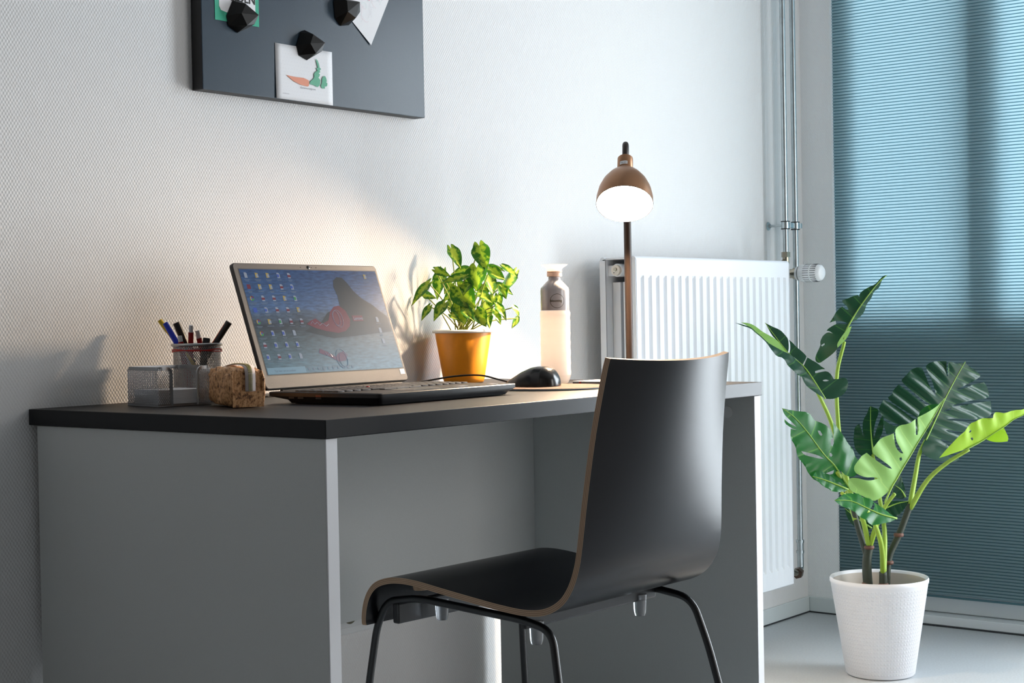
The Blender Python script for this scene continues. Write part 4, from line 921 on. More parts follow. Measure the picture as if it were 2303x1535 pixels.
# local +x runs back along its length, local -y towards the right when seen from the room
PLn, PW, PH = .130, .060, .064
q = MB(); n1, n2 = 14, 28; v = []; f = []
for i in range(n1+1):
    t = i/n1; x = PLn*t
    for k in range(n2):
        g = 2*math.pi*k/n2; cy, cz = math.cos(g), math.sin(g); e = .42
        yy = math.copysign(abs(cy)**e, cy)*PW/2; zz = math.copysign(abs(cz)**e, cz)*PH/2
        pin = .82+.18*(1-(2*t-1)**6)
        nz = .0016*math.sin(11*t+5*g)+.0011*math.sin(23*t-7*g)
        z_ = PH/2+zz*pin*(1-.06*t)+nz*(1 if zz > -PH/2*.8 else 0)
        y_ = -PW/2+yy*(pin*(1.0-.05*t)+.02*math.sin(6*t))+nz
        if zz > 0 and abs(yy) > PW*.40 and (t < .12): z_ += .005*(1-t/.12)        # puckered corner
        if zz < 0 and t < .1: z_ += .008*max(0, 1-abs(y_+PW/2)/(PW*.42))
        v.append((x, y_, max(.0006, z_)))
for i in range(n1):
    for k in range(n2): k2 = (k+1) % n2; f.append((i*n2+k, (i+1)*n2+k, (i+1)*n2+k2, i*n2+k2))
f.append(tuple(range(n2))); f.append(tuple(n1*n2+k for k in range(n2-1, -1, -1)))
body = q.add(v, f).build('pouch_body', M['corkl'], pz, smooth=True, auto=55)
MB().tube([(.000, -PW+.006, .003), (-.001, -PW+.004, .02), (-.001, -PW+.004, .045), (.001, -PW+.007, .0580)], [.0022, .003, .003, .002], 8).build('side_seam', M['corkl'], pz, smooth=True)
MB().tube([(.0010, -.006, .0585), (-.0005, -.0045, .045), (-.0005, -.0045, .022), (-.0002, -.006, .004)], [.0015, .0022, .002, .0012], 8).build('side_seam', M['corkl'], pz, smooth=True)
zy = -PW*.56
zp = [(-.0014, zy, .026), (-.0020, zy, .044), (-.0004, zy, .0570), (.009, zy, .0635), (.03, zy, .0655), (.07, zy, .0650), (.11, zy, .0610)]
zc = cr(zp, 8)
def strip(path, wd, lift, name, mat, par):
    v = []; f = []
    for i, p in enumerate(path):
        t = (path[min(i+1, len(path)-1)]-path[max(i-1, 0)]).normalized(); nrm = Vector((0, 1, 0)).cross(t); nrm = -nrm if (nrm.z < 0 and abs(nrm.z) > .3) or (nrm.x > 0 and abs(nrm.z) <= .3) else nrm
        v += [p+Vector((0, wd/2, 0))+nrm*lift, p-Vector((0, wd/2, 0))+nrm*lift]
    for i in range(len(path)-1): f.append((2*i, 2*i+1, 2*i+3, 2*i+2))
    return MB().add(v, f).build(name, mat, par, smooth=True, solid=.0005)
strip(zc, .017, .0022, 'zip_tape', M['tape'], pz)
zt = MB()
acc_ = 0; last = zc[0]
for i in range(len(zc)-1):
    a, b = zc[i], zc[i+1]; L_ = (b-a).length; s_0 = 0
    while acc_+L_-s_0 >= .0019:
        s_0 += .0019-acc_; acc_ = 0; p = a.lerp(b, s_0/L_); t = (b-a).normalized(); nrm = Vector((0, 1, 0)).cross(t)
        nrm = -nrm if nrm.x > 0 and abs(nrm.z) <= .3 or nrm.z < -.3 else nrm
        for sy in (-1, 1): zt.box((0, 0, 0), (.0012, .0030, .0014), 0, frame(p+Vector((0, sy*.0017, 0))+nrm*.0034, t, (0, 1, 0), nrm))
    acc_ += L_-s_0
tag(zt.build('zip_teeth', M['gold'], pz), None, None, kind='stuff')
MB().box((-.0030, -PW/2, .0135), (.0016, PW*.86, .025)).build('end_flap', M['corkl'], pz, bevel=.0006)

# ------------------------------------------------------------------ monstera
mo = thing('monstera', 'tall artificial monstera with split leaves in a white textured pot', 'plant', (2.036, -.527, 0))
O_ = Vector((2.036, -.527, 0)); loc = lambda p: Vector(p)-O_
PT = .238
v = []; f = []
prp = [(0, .0008), (.076, .0008), (.080, .002), (.083, .006), (.1165, .225), (.1180, .2265), (.1185, .234), (.1170, .2375), (.1125, .2355), (.1105, .230)]
potm, nt, b = nodes_of('white_embossed_ceramic'); b.inputs['Base Color'].default_value = (.80, .80, .83, 1); b.inputs['Roughness'].default_value = .4
tc = nt.nodes.new('ShaderNodeTexCoord'); sp = nt.nodes.new('ShaderNodeSeparateXYZ'); nt.links.new(tc.outputs['Object'], sp.inputs[0])
ang = mathn(nt, 'ARCTAN2', sp.outputs[1], sp.outputs[0]); U = mathn(nt, 'MULTIPLY', ang, 72/(2*math.pi)); V = mathn(nt, 'MULTIPLY', sp.outputs[2], 1/.0092)
def sq(x): return mathn(nt, 'ABSOLUTE', mathn(nt, 'SUBTRACT', mathn(nt, 'FRACT', x), .5))
d_ = mathn(nt, 'MAXIMUM', sq(U), sq(V)); h_ = mathn(nt, 'SINE', mathn(nt, 'MULTIPLY', d_, 2*math.pi*2.1))
h_ = mathn(nt, 'MULTIPLY', h_, mathn(nt, 'MULTIPLY', mathn(nt, 'LESS_THAN', sp.outputs[2], .218), mathn(nt, 'GREATER_THAN', sp.outputs[2], .008)))
bp = nt.nodes.new('ShaderNodeBump'); bp.inputs['Strength'].default_value = .8; bp.inputs['Distance'].default_value = .0004; nt.links.new(h_, bp.inputs['Height']); nt.links.new(bp.outputs[0], b.inputs['Normal'])
MB().lathe(prp, 72, cap=False).build('pot', potm, mo, smooth=True, auto=50)
MB().lathe([(.1104, .2302), (.1085, .215), (.100, .15), (.095, .12), (0, .118)], 48, cap=False).build('pot_lining', M['pot_in'], mo, smooth=True)
MB().lathe([(.096, .125), (.05, .150), (0, .156)], 32).build('soil', M['soil'], mo, smooth=True)
# leaf sheets measured in their own planes (metres): leaf, material, ribs, origin, x axis, y axis, outline, holes, midrib
LEAVES = [
('L1','leaf_dark',5,(2.0331,-0.4658,0.8606),(0.2315,-0.9728,-0.01),(0.1685,0.03,0.9853),[(0.0829,0.1131),(0.0738,0.1119),(0.0636,0.1013),(0.0552,0.0907),(0.0361,0.0831),(0.024,0.075),(0.0172,0.0672),(0.0164,0.0608),(0.0127,0.0655),(-0.0021,0.0621),(-0.0126,0.0557),(-0.026,0.0523),(-0.0248,0.0469),(-0.0119,0.0359),(-0.0092,0.0287),(-0.017,0.0299),(-0.0255,0.0372),(-0.0314,0.0336),(-0.0433,0.0164),(-0.0562,-0.0033),(-0.0464,0.001),(-0.0321,0.002),(-0.0159,-0.0024),(-0.0097,-0.006),(-0.0175,-0.0081),(-0.0354,-0.0059),(-0.046,-0.0095),(-0.0564,-0.0177),(-0.0616,-0.0238),(-0.0533,-0.0249),(-0.0452,-0.031),(-0.0579,-0.0267),(-0.0702,-0.0338),(-0.0769,-0.0464),(-0.0777,-0.0536),(-0.0765,-0.0572),(-0.0798,-0.0662),(-0.0865,-0.0788),(-0.0907,-0.0914),(-0.0875,-0.1003),(-0.0784,-0.1032),(-0.0679,-0.0967),(-0.0539,-0.0876),(-0.04,-0.0769),(-0.0314,-0.0661),(-0.0265,-0.0554),(-0.0201,-0.0339),(-0.01,-0.0178),(-0.0017,-0.0018),(0.01,0.0196),(0.0234,0.0392),(0.0368,0.0605),(0.052,0.08),(0.0638,0.0959)],[[(-0.0754,-0.059),(-0.0666,-0.054),(-0.0657,-0.0576),(-0.0727,-0.0626)]],[(0.0829,0.1131),(0.0638,0.0959),(0.0368,0.0605),(0.01,0.0196),(-0.01,-0.0178),(-0.018,-0.0447)]),
('L1','leaf_dark',5,(2.0331,-0.4658,0.8606),(0.8282,-0.5599,-0.0221),(-0.1511,-0.2612,0.9534),[(0.0767,0.118),(0.0646,0.1054),(0.0633,0.0951),(0.0586,0.0841),(0.0481,0.0759),(0.0433,0.0582),(0.0339,0.0445),(0.0325,0.0297),(0.0252,0.0149),(0.0116,0.0019),(0.0005,-0.0026),(-0.0017,-0.0019),(0.0083,0.0204),(0.0206,0.0407),(0.0325,0.0629),(0.0468,0.0832),(0.0577,0.0998)],[],[(0.0767,0.118),(0.0577,0.0998),(0.0325,0.0629),(0.0083,0.0204),(-0.0087,-0.0186),(-0.0137,-0.0464)]),
('L1','leaf_light',3,(2.0218,-0.4514,0.8168),(0.7167,-0.6971,-0.0201),(-0.1261,-0.1579,0.9794),[(0.0159,0.0325),(0.0117,0.0145),(0.0021,-0.0036),(-0.0065,-0.0109),(-0.016,-0.0217),(-0.0185,-0.0127),(-0.0111,0.0018),(-0.0012,0.0163),(0.0081,0.0282)],[],[(0.0959,0.1597),(0.0769,0.1421),(0.0504,0.1062),(0.0244,0.0649),(0.0053,0.0271),(-0.0018,-0.0)]),
('L2','leaf_dark',6,(1.9335,-0.408,0.7263),(0.5286,-0.8487,-0.0164),(0.4053,0.2354,0.8834),[(-0.11,0.1493),(-0.0954,0.1408),(-0.0745,0.13),(-0.0608,0.116),(-0.0542,0.104),(-0.0534,0.0802),(-0.0558,0.0676),(-0.0524,0.066),(-0.0491,0.0842),(-0.0525,0.102),(-0.0406,0.0901),(-0.0271,0.0743),(-0.0136,0.0613),(-0.0109,0.0566),(-0.0221,0.033),(-0.0194,0.0307),(-0.0093,0.055),(0.0066,0.0429),(0.0201,0.0331),(0.0326,0.0246),(0.0197,0.0222),(0.0075,0.0167),(0.0083,0.0113),(0.023,0.016),(0.0368,0.0176),(0.0467,0.0059),(0.0522,-0.0026),(0.0636,-0.001),(0.0757,0.0029),(0.084,-0.0036),(0.0862,-0.0171),(0.0811,-0.0325),(0.072,-0.046),(0.058,-0.0548),(0.0442,-0.0587),(0.0288,-0.0576),(0.0175,-0.0405),(0.0063,-0.0174),(-0.0001,-0.0019),(-0.0098,0.0175),(-0.0208,0.0307),(-0.0348,0.0487),(-0.0501,0.0605),(-0.0559,0.0664),(-0.0687,0.0842),(-0.0823,0.1),(-0.0952,0.116),(-0.1026,0.134)],[[(0.0248,-0.0084),(0.0325,-0.0057),(0.04,-0.0076),(0.0357,-0.0103),(0.0271,-0.0111)]],[(-0.11,0.1493),(-0.0559,0.0664),(-0.0208,0.0307),(-0.0001,-0.0019),(0.0288,-0.0576)]),
('L2','leaf_light',4,(1.9309,-0.3449,0.7859),(0.8248,-0.565,-0.022),(0.3626,0.4986,0.7874),[(-0.0954,0.0993),(-0.0763,0.0939),(-0.0607,0.0804),(-0.0459,0.0647),(-0.0304,0.0512),(-0.0156,0.0356),(-0.0067,0.02),(0.0002,0.0044),(-0.0001,-0.0004),(-0.0134,0.0045),(-0.0295,0.0156),(-0.0462,0.0311),(-0.0603,0.0557),(-0.0725,0.0736),(-0.0854,0.0893)],[],[(-0.0342,0.0932),(0.0,0.0),(0.028,-0.0402),(0.0408,-0.0769),(0.0553,-0.1394)]),
('L2','leaf_dark',6,(1.935,-0.3831,0.7538),(0.8935,-0.4485,-0.0231),(0.3037,0.5656,0.7668),[(-0.1392,0.1365),(-0.1201,0.1324),(-0.1028,0.1238),(-0.0935,0.1159),(-0.083,0.0962),(-0.0712,0.0747),(-0.0548,0.0592),(-0.037,0.0468),(-0.0193,0.0345),(-0.0062,0.0163),(0.0015,0.0004),(0.0066,-0.0162),(0.0099,-0.0368),(0.0098,-0.04),(-0.0163,-0.0343),(-0.0331,-0.0203),(-0.0415,-0.0014),(-0.0468,0.0247),(-0.0623,0.0324),(-0.0709,0.0492),(-0.0728,0.0701),(-0.0857,0.0948),(-0.0967,0.1132),(-0.1079,0.1214),(-0.1239,0.1283)],[],[(-0.1392,0.1365),(-0.0712,0.0747),(-0.0404,0.0391),(-0.0143,-0.0017),(0.0091,-0.0386)]),
('L2','leaf_dark',4,(1.9324,-0.4085,0.7239),(0.9187,-0.3942,-0.0234),(0.2727,0.5904,0.7596),[(-0.0303,0.0054),(-0.0002,-0.0004),(0.0032,-0.0149),(0.0058,-0.0351),(0.0066,-0.0626),(-0.0074,-0.0517),(-0.0186,-0.0355),(-0.0285,-0.0166)],[],[(-0.0543,0.1775),(-0.0321,0.0808),(-0.0075,0.039),(0.0005,0.0009),(0.0059,-0.0639)]),
('L3','leaf_mid',4,(1.8976,-0.4805,0.5201),(0.8807,-0.473,-0.0229),(0.1421,0.2178,0.9656),[(-0.1218,0.1396),(-0.0895,0.1333),(-0.0499,0.1287),(-0.0404,0.1188),(-0.033,0.109),(-0.0179,0.1048),(-0.0016,0.0947),(0.0114,0.0777),(0.0142,0.0652),(0.0045,0.0616),(0.003,0.0481),(0.0079,0.0453),(0.015,0.0544),(0.0201,0.104),(0.0325,0.094),(0.0398,0.0841),(0.0471,0.0606),(0.0584,0.0466),(0.0696,0.0327),(0.0714,0.0172),(0.083,0.0052),(0.0698,0.0009),(0.0681,-0.0137),(0.0611,-0.027),(0.0489,-0.0316),(0.0313,-0.0279),(0.0196,-0.0172),(0.0073,-0.0098),(0.0,0.0),(-0.0191,0.0198),(-0.0372,0.0453),(-0.0623,0.0825),(-0.0921,0.1179)],[[(-0.0296,0.0841),(-0.0235,0.0832),(-0.0198,0.073),(-0.0239,0.07),(-0.0285,0.0748)],[(-0.0064,0.0279),(-0.0017,0.0293),(0.0013,0.0231),(-0.0035,0.0186),(-0.0075,0.0218)]],[(-0.1218,0.1396),(-0.0921,0.1179),(-0.0623,0.0825),(-0.0372,0.0453),(-0.0191,0.0198),(0.0,0.0),(0.0175,-0.0294),(0.0413,-0.0689)]),
('L3','leaf_mid',5,(1.8976,-0.4805,0.5201),(0.9063,-0.422,-0.0233),(0.1461,0.2612,0.9542),[(-0.1201,0.1414),(-0.118,0.1277),(-0.106,0.115),(-0.0874,0.0939),(-0.1055,0.1021),(-0.1179,0.1152),(-0.1183,0.1052),(-0.1075,0.0933),(-0.0863,0.0865),(-0.1067,0.0905),(-0.1076,0.0712),(-0.1012,0.0478),(-0.0962,0.0284),(-0.0904,0.0128),(-0.079,-0.0087),(-0.0659,-0.0265),(-0.0476,-0.0445),(-0.0269,-0.056),(-0.0052,-0.0635),(0.0083,-0.066),(0.031,-0.06),(0.0396,-0.0697),(0.0168,-0.0297),(-0.0,-0.0),(-0.019,0.0201),(-0.0366,0.0459),(-0.0609,0.0835),(-0.0902,0.1193)],[[(-0.0842,0.0369),(-0.0631,0.0316),(-0.0413,0.0247),(-0.0261,0.0156),(-0.0379,0.0153),(-0.0629,0.0223),(-0.0778,0.0282)],[(-0.0271,-0.0199),(-0.0021,-0.0131),(-0.007,-0.0222),(-0.0196,-0.024)]],[(-0.1201,0.1414),(-0.0902,0.1193),(-0.0609,0.0835),(-0.0366,0.0459),(-0.019,0.0201),(-0.0,-0.0),(0.0168,-0.0297),(0.0396,-0.0697)]),
('L12','leaf_mid',4,(1.8398,-0.4888,0.4879),(0.9003,-0.4347,-0.0232),(0.3263,0.6386,0.6969),[(-0.0302,0.0138),(-0.0141,0.0294),(-0.0006,0.0333),(0.0162,0.0215),(0.0263,0.0061),(0.0396,-0.0119),(0.0485,-0.0311),(0.0255,-0.0377),(0.0043,-0.0346),(-0.0108,-0.0201),(-0.0209,-0.0049)],[],[(-0.0302,0.0138),(0.0,0.0),(0.0485,-0.0311)]),
('L8','leaf_mid',5,(1.8618,-0.5825,0.4239),(0.9115,-0.4105,-0.0233),(0.325,0.6846,0.6524),[(-0.0754,0.0329),(-0.0557,0.0424),(-0.0326,0.0533),(-0.0126,0.0552),(0.0104,0.0465),(0.0263,0.0342),(0.0397,0.0179),(0.053,-0.0061),(0.0666,-0.035),(0.0491,-0.0413),(0.0164,-0.0481),(-0.0075,-0.0488),(-0.0235,-0.0372),(-0.0308,-0.0191),(-0.0441,-0.0031),(-0.0592,0.01),(-0.0711,0.0209)],[[(0.0334,0.0213),(0.0306,0.0102),(0.0132,-0.006),(-0.0071,-0.0127),(-0.0052,-0.0083),(0.0151,0.0031)]],[(-0.0754,0.0329),(-0.0298,0.0274),(0.0015,0.0024),(0.0299,-0.0198),(0.0666,-0.035)]),
('L4','leaf_dark',5,(2.1681,-0.4512,0.5242),(0.54,-0.8415,-0.0166),(0.1067,0.0488,0.9931),[(-0.0033,0.1198),(0.0152,0.1126),(0.0171,0.1046),(0.0069,0.0764),(0.0026,0.0522),(0.0036,0.0394),(0.0115,0.0643),(0.0229,0.0925),(0.0277,0.1014),(0.0291,0.0805),(0.0264,0.0564),(0.0182,0.0382),(0.0052,0.0061),(0.0027,-0.004),(-0.014,-0.0169),(-0.0297,-0.005),(-0.0414,0.0077),(-0.0471,0.0278),(-0.0456,0.056),(-0.0407,0.0701),(-0.0319,0.0749),(-0.027,0.0601),(-0.0224,0.0424),(-0.0248,0.0722),(-0.0207,0.0883),(-0.0126,0.1004),(-0.0073,0.1166)],[],[(-0.0033,0.1198),(-0.0042,0.0763),(-0.0023,0.0361),(0.0019,-0.0032)]),
('L6','leaf_light',5,(1.9804,-0.6019,0.4843),(0.8896,-0.4562,-0.023),(-0.0329,-0.1143,0.9929),[(0.1234,0.1923),(0.103,0.1722),(0.0759,0.1593),(0.0508,0.1463),(0.0515,0.1053),(0.0464,0.1054),(0.0441,0.143),(0.0222,0.1316),(0.0039,0.1282),(-0.0091,0.119),(-0.0115,0.1095),(-0.0094,0.0923),(0.0036,0.0735),(0.0132,0.0618),(0.0066,0.062),(-0.0056,0.0723),(-0.0125,0.0866),(-0.0157,0.11),(-0.0353,0.1025),(-0.0527,0.0915),(-0.0676,0.0786),(-0.0713,0.0692),(-0.0658,0.0595),(-0.0437,0.0451),(-0.0241,0.0331),(-0.0149,0.0247),(-0.0292,0.0279),(-0.0526,0.0416),(-0.0723,0.0552),(-0.0822,0.0631),(-0.0995,0.053),(-0.116,0.0346),(-0.1172,0.0232),(-0.1095,0.0135),(-0.086,0.0058),(-0.063,0.0057),(-0.0466,0.0025),(-0.067,-0.0014),(-0.0853,-0.0011),(-0.1087,0.0047),(-0.1222,0.0037),(-0.1283,-0.0048),(-0.1244,-0.022),(-0.1146,-0.03),(-0.0958,-0.0365),(-0.0815,-0.0428),(-0.0622,-0.052),(-0.0444,-0.0451),(-0.0181,-0.0293),(-0.0122,-0.0188),(-0.0,0.0),(0.0161,0.0263),(0.0386,0.0603),(0.0548,0.0867),(0.0795,0.1227),(0.1,0.155)],[[(0.0049,0.0505),(0.0094,0.0527),(0.0122,0.0472),(0.0094,0.0427),(0.0058,0.0459)]],[(0.1234,0.1923),(0.1,0.155),(0.0795,0.1227),(0.0548,0.0867),(0.0386,0.0603),(0.0161,0.0263),(-0.0,0.0),(-0.0122,-0.0188),(-0.0295,-0.0565)]),
('L6','leaf_mid',3,(2.068,-0.6699,0.6567),(0.5364,-0.8438,-0.0166),(0.1933,0.1037,0.9756),[(-0.0467,-0.0298),(-0.0426,-0.0175),(-0.0356,-0.0079),(-0.0204,0.0011),(0.0027,0.0027),(-0.002,-0.0035),(-0.0285,-0.0194)],[],[(0.0162,0.0166),(-0.0063,-0.0212),(-0.0258,-0.0539),(-0.0492,-0.0904),(-0.0648,-0.1172),(-0.0862,-0.1516),(-0.1018,-0.1782),(-0.1134,-0.1973),(-0.131,-0.2352)]),
('L11','leaf_dark',4,(2.1209,-0.5385,0.4487),(0.6959,-0.7178,-0.0197),(0.1631,0.1313,0.9778),[(-0.0058,0.004),(0.0035,0.0216),(0.0121,0.0283),(0.0167,0.0077),(0.0212,-0.0159),(0.0193,-0.0257),(0.0101,-0.0296),(-0.0059,-0.0267),(-0.0168,-0.0214),(-0.0104,-0.0038)],[],[(-0.0058,0.004),(0.0096,-0.008),(0.0193,-0.0257)]),
('L9','leaf_dark',4,(2.1173,-0.5352,0.3978),(0.5307,-0.8474,-0.0164),(0.3638,0.2102,0.9074),[(-0.0279,-0.0036),(-0.0146,0.0155),(0.0086,0.0182),(0.0348,0.0169),(0.0231,0.0003),(0.0107,-0.0163),(-0.0014,-0.0266),(-0.0163,-0.0186)],[],[(0.0348,0.0169),(0.0044,0.0103),(-0.0279,-0.0036)]),
('L10','leaf_dark',4,(2.1223,-0.4296,0.3668),(0.4463,-0.8947,-0.0147),(0.2035,0.0855,0.9753),[(-0.0313,0.0213),(-0.0156,0.0196),(0.0,0.01),(0.0156,-0.0056),(0.0351,-0.0104),(0.0397,-0.021),(0.0331,-0.0295),(0.0194,-0.0322),(-0.0,-0.0287),(-0.0156,-0.0171),(-0.0274,0.0014)],[],[(-0.0313,0.0213),(-0.0,-0.004),(0.035,-0.0271)]),
('L5','leaf_dark',7,(2.2455,-0.5947,0.6251),(0.7789,-0.6267,-0.0212),(0.0984,0.0887,0.9912),[(0.0823,0.1301),(0.0784,0.1267),(0.0596,0.1243),(0.0451,0.1291),(0.0355,0.1292),(0.0324,0.0928),(0.0287,0.0928),(0.0304,0.1309),(0.012,0.1323),(-0.0065,0.1303),(-0.0198,0.1236),(-0.0224,0.1168),(-0.0179,0.0947),(-0.0074,0.0693),(-0.0027,0.05),(-0.0065,0.048),(-0.0138,0.0609),(-0.024,0.0863),(-0.0304,0.1016),(-0.0354,0.1158),(-0.0515,0.1166),(-0.0667,0.1068),(-0.0866,0.086),(-0.0845,0.0789),(-0.0626,0.0545),(-0.0348,0.03),(-0.0198,0.0231),(-0.0316,0.0219),(-0.0423,0.0267),(-0.0701,0.0512),(-0.0971,0.0746),(-0.1076,0.0632),(-0.1145,0.0515),(-0.1259,0.0422),(-0.122,0.0341),(-0.1012,0.0178),(-0.0768,0.0001),(-0.0572,-0.0122),(-0.0631,-0.0145),(-0.0744,-0.0073),(-0.0979,0.0127),(-0.1153,0.0253),(-0.1364,0.0369),(-0.146,0.0266),(-0.1505,0.0115),(-0.1468,-0.0046),(-0.1251,-0.0182),(-0.1032,-0.0278),(-0.115,-0.031),(-0.1326,-0.0221),(-0.145,-0.0119),(-0.1422,-0.032),(-0.1372,-0.0514),(-0.1196,-0.0463),(-0.0899,-0.036),(-0.0647,-0.0396),(-0.0513,-0.0599),(-0.0408,-0.0667),(-0.0498,-0.0817),(-0.0527,-0.0933),(-0.0439,-0.1052),(-0.0255,-0.1138),(-0.0002,-0.1193),(0.0289,-0.1228),(0.0511,-0.1208),(0.0577,-0.1152),(0.0518,-0.1104),(0.0296,-0.112),(0.0154,-0.1044),(0.0307,-0.0953),(0.0242,-0.0811),(0.0017,-0.066),(0.0069,-0.0647),(0.0322,-0.0718),(0.0539,-0.0781),(0.0695,-0.0649),(0.0482,-0.0518),(0.0178,-0.0433),(0.0231,-0.0414),(0.0487,-0.0444),(0.0779,-0.0501),(0.1045,-0.04),(0.1015,-0.0298),(0.0724,-0.021),(0.0356,-0.0186),(0.0195,-0.0171),(0.0359,-0.0135),(0.0729,-0.0139),(0.1098,-0.0164),(0.1435,-0.0133),(0.1546,-0.0049),(0.1592,0.0086),(0.1574,0.0205),(0.1521,0.0305),(0.1126,0.026),(0.0826,0.0215),(0.0527,0.0171),(0.0394,0.0165),(0.0455,0.0209),(0.0756,0.028),(0.1057,0.0332),(0.1394,0.0364),(0.1511,0.0427),(0.1502,0.0513),(0.1415,0.0667),(0.1329,0.0773),(0.1084,0.0737),(0.0855,0.0653),(0.062,0.058),(0.0554,0.0591),(0.0601,0.0631),(0.086,0.0725),(0.1129,0.0859),(0.1253,0.092),(0.1231,0.0992),(0.1034,0.1112),(0.0862,0.1215)],[[(0.017,0.0066),(0.0265,0.0112),(0.0368,0.0118),(0.0317,0.0071),(0.0208,0.0038)]],[(0.0823,0.1301),(0.0577,0.0944),(0.0249,0.0437),(0.0,0.0),(-0.0288,-0.0501),(-0.039,-0.0668)]),
('L7','leaf_yellow',5,(2.1721,-0.7449,0.5713),(0.8081,-0.5887,-0.0217),(-0.1845,-0.288,0.9397),[(-0.1102,-0.052),(-0.1032,-0.0369),(-0.0884,-0.0125),(-0.0653,0.0152),(-0.048,0.036),(-0.0324,0.048),(-0.0114,0.0519),(0.0081,0.0544),(0.0096,0.0639),(0.0178,0.0683),(0.0401,0.0666),(0.0608,0.0727),(0.0887,0.0762),(0.1158,0.0822),(0.1055,0.0707),(0.092,0.0621),(0.0661,0.0494),(0.0445,0.031),(0.0189,0.0138),(0.0,-0.0),(-0.0226,-0.0137),(-0.0489,-0.0274),(-0.0762,-0.0357),(-0.0959,-0.0459)],[[(-0.0466,0.0163),(-0.044,0.0212),(-0.0405,0.0218),(-0.0404,0.0176),(-0.0434,0.0149)],[(-0.0396,0.0007),(-0.0358,0.0035),(-0.032,-0.0008),(-0.0347,-0.005)]],[(0.1158,0.0822),(0.092,0.0621),(0.0661,0.0494),(0.0445,0.031),(0.0189,0.0138),(0.0,-0.0),(-0.0226,-0.0137),(-0.0489,-0.0274)]),
('L7','leaf_yellow',3,(2.1862,-0.7594,0.5805),(0.2905,-0.9568,-0.0113),(0.5506,0.1575,0.8198),[(-0.0162,-0.0136),(-0.0001,0.003),(0.0224,0.0212),(0.0291,0.0082),(0.0353,-0.0066),(0.0336,-0.0179),(0.0165,-0.022),(-0.0022,-0.0203)],[],[(0.0914,0.0806),(0.0684,0.0582),(0.0448,0.0437),(0.0239,0.0232),(-0.0002,0.0038),(-0.0181,-0.0117),(-0.0392,-0.0273),(-0.0634,-0.0429)])]
from mathutils.geometry import delaunay_2d_cdt, intersect_point_line
def soften(poly):
    out = []; n = len(poly)
    for i in range(n):
        p, a, b = Vector(poly[i]), Vector(poly[i-1]), Vector(poly[(i+1) % n]); d1, d2 = (p-a), (b-p)
        if d1.length > 1e-6 and d2.length > 1e-6 and d1.angle(d2) < 1.0: out += [p-d1*.25, p+d2*.25]
        else: out.append(p)
    return out
def inside(p, poly):
    c = False; n = len(poly)
    for i in range(n):
        a, b = poly[i], poly[i-1]
        if (a[1] > p[1]) != (b[1] > p[1]) and p[0] < (b[0]-a[0])*(p[1]-a[1])/(b[1]-a[1])+a[0]: c = not c
    return c
def sheet(q, mi_, ribs, O3, ex, ey, outline, holes, mid):
    O3, ex, ey = Vector(O3)-O_, Vector(ex), Vector(ey); ez = ex.cross(ey)
    loops = [soften(outline)]+[soften(h) for h in holes]; vs = []; es = []
    for l in loops:
        n0 = len(vs); vs += [Vector(p) for p in l]; es += [(n0+i, n0+(i+1) % len(l)) for i in range(len(l))]
    xs = [p[0] for p in loops[0]]; ys_ = [p[1] for p in loops[0]]; g = .0055; y = min(ys_); r = 0
    while y < max(ys_):
        x = min(xs)+(g/2 if r % 2 else 0)
        while x < max(xs):
            if inside((x, y), loops[0]) and not any(inside((x, y), h) for h in loops[1:]): vs.append(Vector((x, y)))
            x += g
        y += g*.87; r += 1
    rv, re, rf, _, _, _ = delaunay_2d_cdt(vs, es, [], 4, 1e-5)
    cen = lambda t: (sum(rv[i][0] for i in t)/len(t), sum(rv[i][1] for i in t)/len(t))
    rf = [t for t in rf if inside(cen(t), loops[0]) and not any(inside(cen(t), h) for h in loops[1:])]
    M2 = [Vector(p) for p in mid]; cum = [0]
    for a, b in zip(M2, M2[1:]): cum.append(cum[-1]+(b-a).length)
    v3 = []; uvs = []
    em = .09
    for p in rv:
        best = (9, 0)
        for k in range(len(M2)-1):
            c, t = intersect_point_line(p, M2[k], M2[k+1]); t = max(0, min(1, t)); c = M2[k].lerp(M2[k+1], t); d = (p-c.to_2d() if hasattr(c, 'to_2d') else p-c).length
            if d < best[0]: best = (d, cum[k]+t*(cum[k+1]-cum[k]))
        e, sl = best; s = sl/cum[-1]; u = ribs*(s-.0)+e/em*.55
        z = .0032*min(1, e/.045)*math.cos(2*math.pi*u)-.10*e*e/em-.0*s
        v3.append(O3+ex*p.x+ey*p.y+ez*z); uvs.append((u, min(1, e/em)))
    q.add(v3, [tuple(f) for f in rf], mi_, None, [[uvs[i] for i in f] for f in rf])
done = {}
for L_ in LEAVES: done.setdefault(L_[0], []).append(L_)
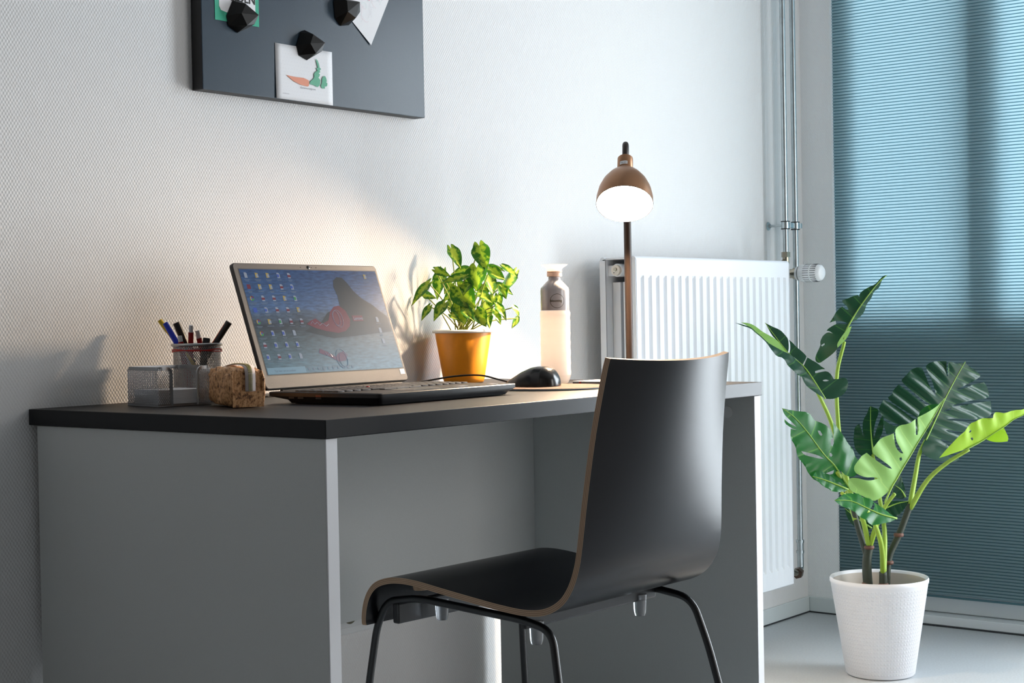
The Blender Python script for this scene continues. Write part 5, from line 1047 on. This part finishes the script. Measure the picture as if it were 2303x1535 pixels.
for nm, shs in done.items():
    mats = []; q = MB()
    for (_, mt, ribs, O3, ex, ey, ol, hs, mid) in shs:
        if mt not in mats: mats.append(mt)
        sheet(q, mats.index(mt), ribs, O3, ex, ey, ol, hs, mid or shs[0][8])
    lf = q.build('leaf', [M[m_] for m_ in mats], mo, smooth=True, merge=True)
    _, mt, ribs, O3, ex, ey, ol, hs, mid = shs[0]; O3, ex, ey = Vector(O3)-O_, Vector(ex), Vector(ey); ez = ex.cross(ey)
    if mid:
        pts = cr([O3+ex*a+ey*b+ez*.0006 for a, b in mid], 3); n = len(pts)
        MB().tube(pts, [lerp(.0006, .0024, i/(n-1)) for i in range(n)], 6).build('midrib', M['rib'], lf, smooth=True)
def st(pts, r0, r1, name, mat, par=mo):
    p = cr([loc(x) for x in pts], 6); n = len(p); return MB().tube(p, [lerp(r0, r1, i/(n-1)) for i in range(n)], 10).build(name, M[mat], par, smooth=True)
tA = st([(2.044, -.500, .14), (2.042, -.492, .256), (2.047, -.497, .311)], .0125, .0105, 'trunk', 'trunk')
st([(2.044, -.492, .285), (2.051, -.469, .341), (2.045, -.46, .385), (2.030, -.453, .45)], .0085, .0060, 'trunk', 'trunk')
tB = st([(2.048, -.540, .14), (2.048, -.533, .20), (2.048, -.532, .248)], .0115, .0095, 'trunk', 'trunk')
tC = st([(2.095, -.520, .14), (2.098, -.516, .19), (2.103, -.521, .272), (2.121, -.542, .332), (2.140, -.564, .405)], .0100, .0080, 'trunk', 'trunk')
for p in ((2.042, -.492, .215), (2.046, -.497, .305), (2.048, -.533, .215), (2.103, -.521, .262), (2.120, -.541, .330)):
    MB().lathe([(.0108, -.004), (.0128, -.001), (.0128, .002), (.0105, .005)], 14, 0, Matrix.Translation(loc(p))).build('stem_node', M['node_'], mo, smooth=True)
for pts in ([(2.045, -.462, .37), (2.062, -.432, .442), (2.062, -.413, .575), (2.053, -.413, .719), (2.048, -.438, .81)], [(2.040, -.458, .41), (2.011, -.447, .514), (1.977, -.433, .619), (1.928, -.417, .705)], [(2.047, -.497, .305), (2.0, -.501, .387), (1.948, -.497, .452), (1.893, -.491, .502)], [(2.138, -.562, .395), (2.177, -.561, .471), (2.204, -.561, .525), (2.235, -.567, .562)], [(2.138, -.564, .395), (2.139, -.609, .466), (2.142, -.66, .512), (2.157, -.71, .545)], [(2.048, -.498, .308), (2.023, -.529, .365), (1.999, -.562, .413), (1.996, -.59, .447)], [(2.048, -.532, .240), (2.010, -.545, .326), (1.930, -.55, .41), (1.844, -.527, .46)], [(2.052, -.532, .240), (2.099, -.513, .344), (2.138, -.479, .438), (2.168, -.452, .521)]):
    st(pts, .0068, .0042, 'petiole', 'petiole')
